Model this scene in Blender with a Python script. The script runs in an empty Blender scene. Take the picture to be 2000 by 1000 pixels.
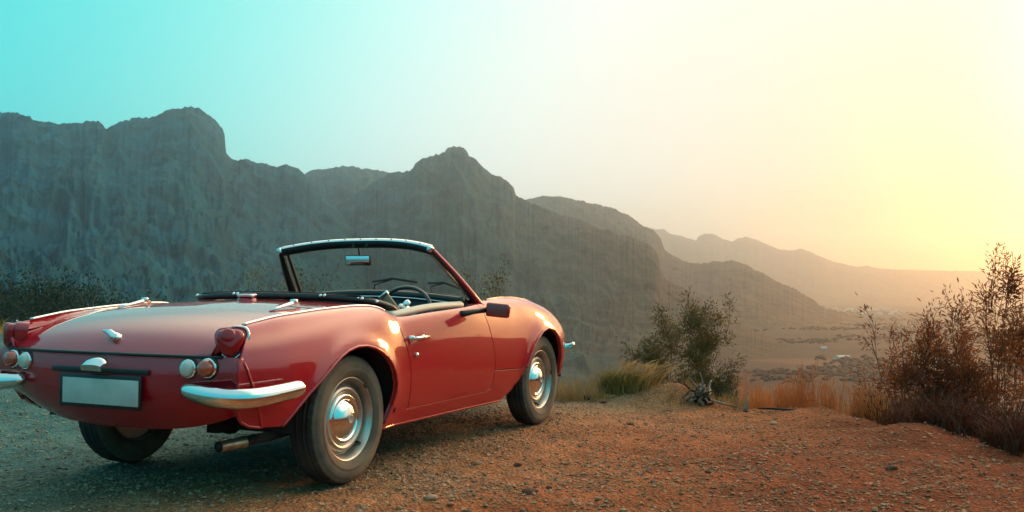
import bpy, bmesh, math, random
import numpy as np
from mathutils import Vector, Matrix
from mathutils.geometry import delaunay_2d_cdt

scene = bpy.context.scene
COL = scene.collection
PI = math.pi
R = math.radians

# ------------------------------------------------------------------ camera
CAM_POS = np.array([3.143, -3.664, 0.861])
cd = bpy.data.cameras.new("camera")
cam = bpy.data.objects.new("camera", cd)
COL.objects.link(cam)
cd.sensor_width = 36.0
cd.lens = 36.0 * 1944.4 / 2000.0
cd.clip_start = 0.05
cd.clip_end = 60000.0
cam.location = CAM_POS
_yaw, _pitch, _roll = 0.434, 0.031, 0.005
_f = Vector((-math.sin(_yaw) * math.cos(_pitch), math.cos(_yaw) * math.cos(_pitch), math.sin(_pitch)))
_r = Vector((math.cos(_yaw), math.sin(_yaw), 0))
_u = _r.cross(_f)
_r2 = math.cos(_roll) * _r + math.sin(_roll) * _u
_u2 = -math.sin(_roll) * _r + math.cos(_roll) * _u
cam.rotation_euler = Matrix((_r2, _u2, -_f)).transposed().to_euler()
scene.camera = cam

# ------------------------------------------------------------------ sky and sun (sunset just right of the frame)
SUN_AZ = R(14.0)      # clockwise from +y
SUN_EL = R(12.0)
sun_dir = Vector((math.sin(SUN_AZ) * math.cos(SUN_EL), math.cos(SUN_AZ) * math.cos(SUN_EL), math.sin(SUN_EL)))

world = bpy.data.worlds.new("World")
scene.world = world
world.use_nodes = True
wt = world.node_tree
wt.nodes.clear()


def N(t, kind, **kw):
    n = t.nodes.new(kind)
    for k, v in kw.items():
        setattr(n, k, v)
    return n


def ramp(node, stops, interp='LINEAR'):
    e = node.color_ramp.elements
    node.color_ramp.interpolation = interp
    while len(e) > 1:
        e.remove(e[0])
    e[0].position = stops[0][0]
    e[0].color = (*stops[0][1], 1)
    for p, c in stops[1:]:
        k = e.new(p)
        k.color = (*c, 1)


w_out = N(wt, 'ShaderNodeOutputWorld')
w_geo = N(wt, 'ShaderNodeTexCoord')
w_nrm = N(wt, 'ShaderNodeVectorMath', operation='NORMALIZE')
wt.links.new(w_geo.outputs['Generated'], w_nrm.inputs[0])
w_dot = N(wt, 'ShaderNodeVectorMath', operation='DOT_PRODUCT')
wt.links.new(w_nrm.outputs[0], w_dot.inputs[0])
w_dot.inputs[1].default_value = sun_dir
w_ac = N(wt, 'ShaderNodeMath', operation='ARCCOSINE')
wt.links.new(w_dot.outputs['Value'], w_ac.inputs[0])
w_ang = N(wt, 'ShaderNodeMath', operation='DIVIDE')
wt.links.new(w_ac.outputs[0], w_ang.inputs[0])
w_ang.inputs[1].default_value = PI
# colour of the sky by its angle from the sun (position = degrees / 180)
w_ramp = N(wt, 'ShaderNodeValToRGB')
ramp(w_ramp, [(0 / 180, (1.10, 0.66, 0.16)), (14 / 180, (0.80, 0.50, 0.14)), (21 / 180, (0.48, 0.36, 0.145)), (27 / 180, (0.46, 0.43, 0.28)),
              (34 / 180, (0.57, 0.55, 0.46)), (42 / 180, (0.62, 0.63, 0.58)), (49 / 180, (0.50, 0.635, 0.61)),
              (58 / 180, (0.19, 0.59, 0.56)), (68 / 180, (0.040, 0.50, 0.485)), (80 / 180, (0.012, 0.48, 0.52)), (105 / 180, (0.03, 0.42, 0.49)), (180 / 180, (0.05, 0.37, 0.45))], 'B_SPLINE')
# the colours spread out as a twilight arch: circles about a point below the horizon under the sun
w_arch = N(wt, 'ShaderNodeVectorMath', operation='DOT_PRODUCT')
wt.links.new(w_nrm.outputs[0], w_arch.inputs[0])
w_arch.inputs[1].default_value = (math.sin(SUN_AZ) * math.cos(R(-14)), math.cos(SUN_AZ) * math.cos(R(-14)), math.sin(R(-14)))
w_ac2 = N(wt, 'ShaderNodeMath', operation='ARCCOSINE')
wt.links.new(w_arch.outputs['Value'], w_ac2.inputs[0])
w_ang2 = N(wt, 'ShaderNodeMath', operation='DIVIDE')
wt.links.new(w_ac2.outputs[0], w_ang2.inputs[0])
w_ang2.inputs[1].default_value = PI
wt.links.new(w_ang2.outputs[0], w_ramp.inputs[0])
# orange towards the horizon on the sunset side
w_sep = N(wt, 'ShaderNodeSeparateXYZ')
wt.links.new(w_nrm.outputs[0], w_sep.inputs[0])
w_el = N(wt, 'ShaderNodeMapRange', interpolation_type='SMOOTHSTEP')
wt.links.new(w_sep.outputs['Z'], w_el.inputs['Value'])
w_el.inputs['From Min'].default_value = -0.02
w_el.inputs['From Max'].default_value = 0.12
w_el.inputs['To Min'].default_value = 1.0
w_el.inputs['To Max'].default_value = 0.0
w_near = N(wt, 'ShaderNodeMapRange', interpolation_type='SMOOTHSTEP')
wt.links.new(w_ang.outputs[0], w_near.inputs['Value'])
w_near.inputs['From Min'].default_value = 10 / 180
w_near.inputs['From Max'].default_value = 55 / 180
w_near.inputs['To Min'].default_value = 0.95
w_near.inputs['To Max'].default_value = 0.0
w_mul = N(wt, 'ShaderNodeMath', operation='MULTIPLY')
wt.links.new(w_el.outputs[0], w_mul.inputs[0])
wt.links.new(w_near.outputs[0], w_mul.inputs[1])
w_mix = N(wt, 'ShaderNodeMix', data_type='RGBA', blend_type='MULTIPLY')
wt.links.new(w_mul.outputs[0], w_mix.inputs['Factor'])
wt.links.new(w_ramp.outputs[0], w_mix.inputs['A'])
w_mix.inputs['B'].default_value = (1.0, 0.70, 0.26, 1)
w_bg = N(wt, 'ShaderNodeBackground')
w_gl = N(wt, 'ShaderNodeMapRange', interpolation_type='SMOOTHERSTEP')
wt.links.new(w_ang.outputs[0], w_gl.inputs['Value'])
w_gl.inputs['From Min'].default_value = 0.0
w_gl.inputs['From Max'].default_value = 17 / 180
w_gl.inputs['To Min'].default_value = 1.0
w_gl.inputs['To Max'].default_value = 0.0
w_glc = N(wt, 'ShaderNodeMix', data_type='RGBA', blend_type='ADD')
wt.links.new(w_gl.outputs[0], w_glc.inputs['Factor'])
wt.links.new(w_mix.outputs['Result'], w_glc.inputs['A'])
w_glc.inputs['B'].default_value = (3.4, 2.1, 0.65, 1)
w_glc.clamp_result = False
# paler higher up, plus a bright warm patch added to light the ground
w_up = N(wt, 'ShaderNodeMapRange', interpolation_type='SMOOTHSTEP')
wt.links.new(w_sep.outputs['Z'], w_up.inputs['Value'])
w_up.inputs['From Min'].default_value = 0.27
w_up.inputs['From Max'].default_value = 0.62
w_fill = N(wt, 'ShaderNodeMix', data_type='RGBA')
w_u2 = N(wt, 'ShaderNodeMapRange', interpolation_type='SMOOTHSTEP')
wt.links.new(w_ang.outputs[0], w_u2.inputs['Value'])
w_u2.inputs['From Min'].default_value = 28 / 180
w_u2.inputs['From Max'].default_value = 80 / 180
w_u2.inputs['To Min'].default_value = 1.0
w_u2.inputs['To Max'].default_value = 0.0
w_um = N(wt, 'ShaderNodeMath', operation='MULTIPLY')
wt.links.new(w_up.outputs[0], w_um.inputs[0])
wt.links.new(w_u2.outputs[0], w_um.inputs[1])
wt.links.new(w_um.outputs[0], w_fill.inputs['Factor'])
w_s1 = N(wt, 'ShaderNodeMapRange', interpolation_type='SMOOTHSTEP')
wt.links.new(w_sep.outputs['Z'], w_s1.inputs['Value'])
w_s1.inputs['From Min'].default_value = 0.02
w_s1.inputs['From Max'].default_value = 0.22
w_s2 = N(wt, 'ShaderNodeMapRange', interpolation_type='SMOOTHSTEP')
wt.links.new(w_ang.outputs[0], w_s2.inputs['Value'])
w_s2.inputs['From Min'].default_value = 15 / 180
w_s2.inputs['From Max'].default_value = 50 / 180
w_s2.inputs['To Min'].default_value = 0.35
w_s2.inputs['To Max'].default_value = 0.0
w_sm = N(wt, 'ShaderNodeMath', operation='MULTIPLY')
wt.links.new(w_s1.outputs[0], w_sm.inputs[0])
wt.links.new(w_s2.outputs[0], w_sm.inputs[1])
w_pale = N(wt, 'ShaderNodeMix', data_type='RGBA')
wt.links.new(w_sm.outputs[0], w_pale.inputs['Factor'])
wt.links.new(w_glc.outputs['Result'], w_pale.inputs['A'])
w_pale.inputs['B'].default_value = (0.42, 0.425, 0.37, 1)
wt.links.new(w_pale.outputs['Result'], w_fill.inputs['A'])
w_fill.inputs['B'].default_value = (4.2, 3.05, 2.0, 1)
w_u3 = N(wt, 'ShaderNodeMapRange', interpolation_type='SMOOTHSTEP')
wt.links.new(w_sep.outputs['Z'], w_u3.inputs['Value'])
w_u3.inputs['From Min'].default_value = 0.32
w_u3.inputs['From Max'].default_value = 0.85
w_u3.inputs['To Max'].default_value = 0.65
w_top = N(wt, 'ShaderNodeMix', data_type='RGBA')
wt.links.new(w_u3.outputs[0], w_top.inputs['Factor'])
wt.links.new(w_fill.outputs['Result'], w_top.inputs['A'])
w_top.inputs['B'].default_value = (0.34, 0.47, 0.51, 1)
wt.links.new(w_top.outputs['Result'], w_bg.inputs['Color'])
w_bg.inputs['Strength'].default_value = 1.12
w_sky = N(wt, 'ShaderNodeTexSky', sky_type='NISHITA')
w_sky.sun_disc = False
w_sky.sun_elevation = SUN_EL
w_sky.sun_rotation = SUN_AZ
w_sky.air_density = 1.0
w_sky.dust_density = 2.0
w_bg2 = N(wt, 'ShaderNodeBackground')
wt.links.new(w_sky.outputs[0], w_bg2.inputs['Color'])
w_bg2.inputs['Strength'].default_value = 0.003
w_add = N(wt, 'ShaderNodeAddShader')
wt.links.new(w_bg.outputs[0], w_add.inputs[0])
wt.links.new(w_bg2.outputs[0], w_add.inputs[1])
wt.links.new(w_add.outputs[0], w_out.inputs['Surface'])

sl = bpy.data.lights.new("sun", 'SUN')
sl.energy = 1.4
sl.angle = R(10.0)
sl.color = (1.0, 0.38, 0.11)
sun = bpy.data.objects.new("sun", sl)
COL.objects.link(sun)
sun.rotation_euler = (-sun_dir).to_track_quat('-Z', 'Y').to_euler()

scene.view_settings.view_transform = 'Standard'
scene.view_settings.look = 'None'
scene.view_settings.exposure = 0.56
scene.view_settings.gamma = 1.0
scene.view_settings.use_curve_mapping = False
scene.render.engine = 'CYCLES'
scene.cycles.use_denoising = True
scene.cycles.max_bounces = 8
scene.cycles.transparent_max_bounces = 24
scene.cycles.volume_bounces = 1
scene.cycles.sample_clamp_indirect = 8.0
scene.cycles.caustics_reflective = False
scene.cycles.caustics_refractive = False


# ------------------------------------------------------------------ helpers
def tag(o, label=None, category=None, group=None, kind=None):
    if label:
        o['label'] = label
    if category:
        o['category'] = category
    if group:
        o['group'] = group
    if kind:
        o['kind'] = kind
    return o


def empty(name, loc=(0, 0, 0), rz=0.0):
    o = bpy.data.objects.new(name, None)
    o.location = loc
    o.rotation_euler = (0, 0, rz)
    o.empty_display_size = 0.2
    COL.objects.link(o)
    return o


def link_mesh(name, me, mats, parent=None):
    o = bpy.data.objects.new(name, me)
    COL.objects.link(o)
    for m in (mats if isinstance(mats, (list, tuple)) else [mats]):
        me.materials.append(m)
    if parent:
        o.parent = parent
    return o


class MB:
    """collects vertices / faces (with a smooth flag, a material index and optional normals)"""

    def __init__(self):
        self.v, self.f, self.s, self.m, self.n = [], [], [], [], {}

    def add(self, verts, faces, smooth=True, mat=0, normals=None):
        b = len(self.v)
        self.v.extend([tuple(float(c) for c in p) for p in verts])
        self.f.extend([tuple(b + i for i in q) for q in faces])
        self.s.extend([smooth] * len(faces))
        self.m.extend([mat] * len(faces))
        if normals is not None:
            for i, n in enumerate(normals):
                self.n[b + i] = n
        return self

    def box(self, c, s, rot=None, bevel=0.0, mat=0, seg=2):
        bm = bmesh.new()
        bmesh.ops.create_cube(bm, size=1.0)
        for v in bm.verts:
            v.co = Vector((v.co.x * s[0], v.co.y * s[1], v.co.z * s[2]))
        if bevel > 0:
            bmesh.ops.bevel(bm, geom=list(bm.edges), offset=bevel, segments=seg, affect='EDGES', profile=0.5)
        M = Matrix.Translation(Vector(c)) @ (rot.to_4x4() if rot is not None else Matrix.Identity(4))
        bm.verts.index_update()
        self.add([M @ v.co for v in bm.verts], [[v.index for v in f.verts] for f in bm.faces], bevel > 0, mat)
        bm.free()
        return self

    def tube(self, path, r, n=10, closed=False, cap=True, mat=0, flat=1.0, up=None, smooth=True):
        """round (or flattened: half-size r sideways, r*flat along 'up') tube along a path"""
        P = [Vector(p) for p in path]
        L = len(P)
        rr = list(r) if hasattr(r, '__len__') else [r] * L
        T = []
        for i in range(L):
            a = P[(i - 1) % L] if (closed or i > 0) else P[i]
            b = P[(i + 1) % L] if (closed or i < L - 1) else P[i]
            d = b - a
            T.append(d.normalized() if d.length > 1e-9 else Vector((0, 0, 1)))
        ref = Vector(up) if up is not None else (Vector((0, 0, 1)) if abs(T[0].z) < 0.9 else Vector((1, 0, 0)))
        vs = []
        nrm = None
        for i in range(L):
            if up is not None:
                nrm = ref - T[i] * ref.dot(T[i])
            elif nrm is None:
                nrm = ref - T[i] * ref.dot(T[i])
            else:
                nrm = nrm - T[i] * nrm.dot(T[i])
            nrm = nrm.normalized()
            bi = T[i].cross(nrm).normalized()
            for k in range(n):
                a = 2 * PI * k / n
                vs.append(P[i] + bi * (rr[i] * math.cos(a)) + nrm * (rr[i] * flat * math.sin(a)))
        fs = []
        for i in range(L if closed else L - 1):
            j = (i + 1) % L
            for k in range(n):
                k2 = (k + 1) % n
                fs.append((i * n + k, i * n + k2, j * n + k2, j * n + k))
        if cap and not closed:
            fs.append(tuple(range(n - 1, -1, -1)))
            fs.append(tuple((L - 1) * n + k for k in range(n)))
        return self.add(vs, fs, smooth, mat)

    def lathe(self, prof, origin=(0, 0, 0), axis=(1, 0, 0), n=48, mat=0, smooth=True, a0=0.0):
        """profile of (distance along axis, radius)"""
        ax = Vector(axis).normalized()
        e1 = ax.orthogonal().normalized()
        e2 = ax.cross(e1)
        O = Vector(origin)
        vs, fs = [], []
        for (h, r) in prof:
            for k in range(n):
                a = 2 * PI * k / n + a0
                vs.append(O + ax * h + e1 * (r * math.cos(a)) + e2 * (r * math.sin(a)))
        for i in range(len(prof) - 1):
            for k in range(n):
                k2 = (k + 1) % n
                fs.append((i * n + k, i * n + k2, (i + 1) * n + k2, (i + 1) * n + k))
        return self.add(vs, fs, smooth, mat)

    def grid(self, fn, nu, nv, mat=0, smooth=True, closed_u=False):
        vs = [fn(i / (nu - 1), j / (nv - 1)) for i in range(nu) for j in range(nv)]
        fs = [(i * nv + j, (i + 1) * nv + j, (i + 1) * nv + j + 1, i * nv + j + 1) for i in range(nu - 1) for j in range(nv - 1)]
        return self.add(vs, fs, smooth, mat)

    def mirror_x(self):
        """adds the mirror image of everything collected so far"""
        b = len(self.v)
        self.v.extend([(-x, y, z) for x, y, z in self.v[:b]])
        nf = len(self.f)
        self.f.extend([tuple(b + i for i in reversed(q)) for q in self.f[:nf]])
        self.s.extend(self.s[:nf])
        self.m.extend(self.m[:nf])
        for i, n in list(self.n.items()):
            self.n[b + i] = (-n[0], n[1], n[2])
        return self

    def mirrored(self):
        o = MB()
        o.v = [(-x, y, z) for x, y, z in self.v]
        o.f = [tuple(reversed(q)) for q in self.f]
        o.s, o.m = list(self.s), list(self.m)
        o.n = {i: (-n[0], n[1], n[2]) for i, n in self.n.items()}
        return o

    def build(self, name, mats, parent=None, origin=None, sharp=None):
        v = np.array(self.v, dtype=float)
        if origin is not None:
            v = v - np.array(origin, dtype=float)
        me = bpy.data.meshes.new(name)
        me.from_pydata([tuple(p) for p in v], [], self.f)
        me.polygons.foreach_set('use_smooth', self.s)
        me.polygons.foreach_set('material_index', self.m)
        me.update()
        if sharp is not None:
            try:
                me.set_sharp_from_angle(angle=R(sharp))
            except Exception:
                pass
        if self.n:
            vn = np.zeros((len(me.vertices), 3), dtype=np.float32)
            for i, n in self.n.items():
                vn[i] = n
            miss = np.where(np.abs(vn).sum(1) < 1e-6)[0]
            if len(miss):
                auto = np.zeros(len(me.vertices) * 3, dtype=np.float32)
                me.vertices.foreach_get('normal', auto)
                vn[miss] = auto.reshape(-1, 3)[miss]
            me.normals_split_custom_set_from_vertices([tuple(map(float, n)) for n in vn])
        o = link_mesh(name, me, mats, parent)
        if origin is not None:
            o.location = origin
        return o


# --- numpy gradient noise -------------------------------------------------
_rs = np.random.RandomState(7)
_perm = _rs.permutation(256)
_perm = np.concatenate([_perm, _perm])
_ga = _rs.rand(256) * 2 * PI
_gx, _gy = np.cos(_ga), np.sin(_ga)


def noise2(x, y):
    x = np.asarray(x, float)
    y = np.asarray(y, float)
    xi, yi = np.floor(x).astype(int), np.floor(y).astype(int)
    xf, yf = x - xi, y - yi
    u, v = xf ** 3 * (xf * (xf * 6 - 15) + 10), yf ** 3 * (yf * (yf * 6 - 15) + 10)

    def g(a, b, dx, dy):
        h = _perm[(_perm[a & 255] + b) & 255]
        return _gx[h] * dx + _gy[h] * dy
    n00, n10 = g(xi, yi, xf, yf), g(xi + 1, yi, xf - 1, yf)
    n01, n11 = g(xi, yi + 1, xf, yf - 1), g(xi + 1, yi + 1, xf - 1, yf - 1)
    return 1.5 * ((n00 * (1 - u) + n10 * u) * (1 - v) + (n01 * (1 - u) + n11 * u) * v)


def fbm(x, y, o=5, lac=2.03, gain=0.5):
    s = 0
    a = 1.0
    for _ in range(o):
        s = s + a * noise2(x, y)
        x, y, a = x * lac + 17.3, y * lac - 9.1, a * gain
    return s


def ridged(x, y, o=5, lac=2.07, gain=0.5):
    s = 0
    a = 1.0
    for _ in range(o):
        s = s + a * (1 - 2 * np.abs(noise2(x, y)))
        x, y, a = x * lac + 31.7, y * lac + 11.9, a * gain
    return s


def sstep(a, b, x):
    t = np.clip((np.asarray(x, float) - a) / (b - a), 0, 1)
    return t * t * (3 - 2 * t)


def np_mesh(name, V, F, mats, parent=None, smooth=True):
    """fast mesh from numpy arrays; F is (n,3) or (n,4)"""
    V = np.ascontiguousarray(V, dtype=np.float32)
    F = np.ascontiguousarray(F, dtype=np.int32)
    k = F.shape[1]
    me = bpy.data.meshes.new(name)
    me.vertices.add(len(V))
    me.vertices.foreach_set('co', V.ravel())
    me.loops.add(F.size)
    me.loops.foreach_set('vertex_index', F.ravel())
    me.polygons.add(len(F))
    me.polygons.foreach_set('loop_start', np.arange(0, F.size, k, dtype=np.int32))
    me.polygons.foreach_set('loop_total', np.full(len(F), k, dtype=np.int32))
    me.polygons.foreach_set('use_smooth', np.full(len(F), smooth))
    me.update(calc_edges=True)
    return link_mesh(name, me, mats, parent)


def grid_faces(nu, nv, wrap=False):
    i = np.arange(nu if wrap else nu - 1)[:, None]
    j = np.arange(nv - 1)[None, :]
    i2 = (i + 1) % nu
    return np.stack([i * nv + j, i2 * nv + j, i2 * nv + j + 1, i * nv + j + 1], -1).reshape(-1, 4)


# --- materials --------------------------------------------------------------
def principled(name, base=(0.5, 0.5, 0.5), rough=0.5, metal=0.0, coat=0.0, coat_rough=0.03, spec=0.5, **kw):
    m = bpy.data.materials.new(name)
    m.use_nodes = True
    b = m.node_tree.nodes['Principled BSDF']
    b.inputs['Base Color'].default_value = (*base, 1)
    b.inputs['Roughness'].default_value = rough
    b.inputs['Metallic'].default_value = metal
    b.inputs['Coat Weight'].default_value = coat
    b.inputs['Coat Roughness'].default_value = coat_rough
    b.inputs['Specular IOR Level'].default_value = spec
    for k, v in kw.items():
        b.inputs[k.replace('_', ' ')].default_value = v
    return m


def mottled(name, c1, c2, scale=8.0, rough=(0.6, 0.8), metal=0.0, bump=0.0, bump_scale=60.0, detail=6, coords='Object', coat=0.0, lo=0.35, hi=0.65):
    """two base colours mixed by noise, with fine relief"""
    m = principled(name, c1, rough[0], metal, coat)
    t = m.node_tree
    b = t.nodes['Principled BSDF']
    tc = N(t, 'ShaderNodeTexCoord')
    nz = N(t, 'ShaderNodeTexNoise')
    nz.inputs['Scale'].default_value = scale
    nz.inputs['Detail'].default_value = detail
    t.links.new(tc.outputs[coords], nz.inputs['Vector'])
    rp = N(t, 'ShaderNodeValToRGB')
    ramp(rp, [(lo, c1), (hi, c2)])
    t.links.new(nz.outputs['Fac'], rp.inputs[0])
    t.links.new(rp.outputs[0], b.inputs['Base Color'])
    mr = N(t, 'ShaderNodeMapRange')
    mr.inputs['To Min'].default_value = rough[0]
    mr.inputs['To Max'].default_value = rough[1]
    t.links.new(nz.outputs['Fac'], mr.inputs['Value'])
    t.links.new(mr.outputs[0], b.inputs['Roughness'])
    if bump:
        n2 = N(t, 'ShaderNodeTexNoise')
        n2.inputs['Scale'].default_value = bump_scale
        n2.inputs['Detail'].default_value = 4
        t.links.new(tc.outputs[coords], n2.inputs['Vector'])
        bp = N(t, 'ShaderNodeBump')
        bp.inputs['Strength'].default_value = bump
        bp.inputs['Distance'].default_value = 0.01
        t.links.new(n2.outputs['Fac'], bp.inputs['Height'])
        t.links.new(bp.outputs[0], b.inputs['Normal'])
    return m


def leaf_mat(name, c1, c2, trans=0.45, scale=3.0):
    m = bpy.data.materials.new(name)
    m.use_nodes = True
    t = m.node_tree
    t.nodes.clear()
    out = N(t, 'ShaderNodeOutputMaterial')
    tc = N(t, 'ShaderNodeTexCoord')
    nz = N(t, 'ShaderNodeTexNoise')
    nz.inputs['Scale'].default_value = scale
    nz.inputs['Detail'].default_value = 3
    t.links.new(tc.outputs['Object'], nz.inputs['Vector'])
    rp = N(t, 'ShaderNodeValToRGB')
    ramp(rp, [(0.35, c1), (0.65, c2)])
    t.links.new(nz.outputs['Fac'], rp.inputs[0])
    d = N(t, 'ShaderNodeBsdfDiffuse')
    tr = N(t, 'ShaderNodeBsdfTranslucent')
    g = N(t, 'ShaderNodeBsdfGlossy')
    g.inputs['Roughness'].default_value = 0.5
    t.links.new(rp.outputs[0], d.inputs[0])
    t.links.new(rp.outputs[0], tr.inputs[0])
    mx = N(t, 'ShaderNodeMixShader')
    mx.inputs[0].default_value = trans
    t.links.new(d.outputs[0], mx.inputs[1])
    t.links.new(tr.outputs[0], mx.inputs[2])
    mx2 = N(t, 'ShaderNodeMixShader')
    mx2.inputs[0].default_value = 0.03
    t.links.new(mx.outputs[0], mx2.inputs[1])
    t.links.new(g.outputs[0], mx2.inputs[2])
    t.links.new(mx2.outputs[0], out.inputs[0])
    return m
# ================================================================== terrain
def px_dir(px, py):
    """direction (azimuth clockwise from +y, tan of elevation) seen at a pixel of the 2000 px photograph"""
    d = _r2 * ((px - 1000) / 1944.4) + _u2 * (-(py - 500) / 1944.4) + _f
    return math.atan2(d.x, d.y), d.z / math.hypot(d.x, d.y)


def at_px(px, py, z=0.0):
    d = _r2 * ((px - 1000) / 1944.4) + _u2 * (-(py - 500) / 1944.4) + _f
    k = (z - CAM_POS[2]) / d.z
    return Vector(CAM_POS) + d * k


def at_dist(px, r):
    az, _ = px_dir(px, 560)
    return CAM_POS[0] + r * math.sin(az), CAM_POS[1] + r * math.cos(az)


VALLEY = -86.0
_ed_az = np.radians([-180, -140, -110, -80, -52, -44, -36.4, -27.8, -21.9, -16, -10.5, -7.5, -3.6, -0.5, 2.4, 12, 30, 60, 100, 140, 180])
_ed_r = np.array([14, 20, 24, 26, 19, 15, 11, 8.3, 7.75, 7.55, 7.25, 7.05, 6.6, 6.35, 5.95, 5.2, 4.8, 5.2, 7.5, 11, 14])


def r_edge(az):
    return np.interp(az, _ed_az, _ed_r) + 0.22 * noise2(az * 9.0, az * 0 + 3.3) + 0.07 * noise2(az * 41.0, az * 0 + 8.3)


def ground_z(x, y):
    x = np.asarray(x, float)
    y = np.asarray(y, float)
    dx, dy = x - CAM_POS[0], y - CAM_POS[1]
    r = np.hypot(dx, dy)
    az = np.arctan2(dx, dy)
    d = r - r_edge(az)
    near = sstep(120, 20, r)
    flat = 1 - 0.75 * np.exp(-(np.maximum(np.abs(x) - 0.8, 0) ** 2 + np.maximum(np.abs(y - 1.0) - 1.7, 0) ** 2) / 0.15)
    b = (0.030 * noise2(x * 0.45, y * 0.45) + 0.020 * fbm(x * 1.7, y * 1.7, 3)) * flat
    fine = 0.0055 * fbm(x * 9, y * 9, 3) + 0.004 * ridged(x * 21 + 5, y * 21, 2) - 0.008
    left = sstep(R(-26), R(-48), az)
    slope = 0.55 * (1 - left) + 0.07 * left
    dd = np.maximum(d, 0)
    drop = slope * (np.sqrt(dd * dd + 0.35 ** 2) - 0.35)
    berm = 0.07 * np.exp(-((d + 0.25) / 0.45) ** 2) * (0.5 + 0.9 * noise2(az * 14, az * 0 + 1.7))
    mound = 0.15 * np.exp(-((x - 1.10) ** 2 + (y - 3.75) ** 2) / 0.05) + 0.07 * np.exp(-((x - 0.75) ** 2 + (y - 3.75) ** 2) / 0.09)
    z = (b + fine + berm + mound) * near - drop
    rough = 5.0 * fbm(x / 160.0, y / 160.0, 4) * sstep(15, 200, r)
    floor = VALLEY + 2.5 * fbm(x / 900.0, y / 900.0, 4)
    z = z + rough * (1 - sstep(300, 500, r))
    k = 12.0
    z = floor + np.where(z - floor > 60, z - floor, k * np.log1p(np.exp(np.clip((z - floor) / k, -30, 30))))
    return z


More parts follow.
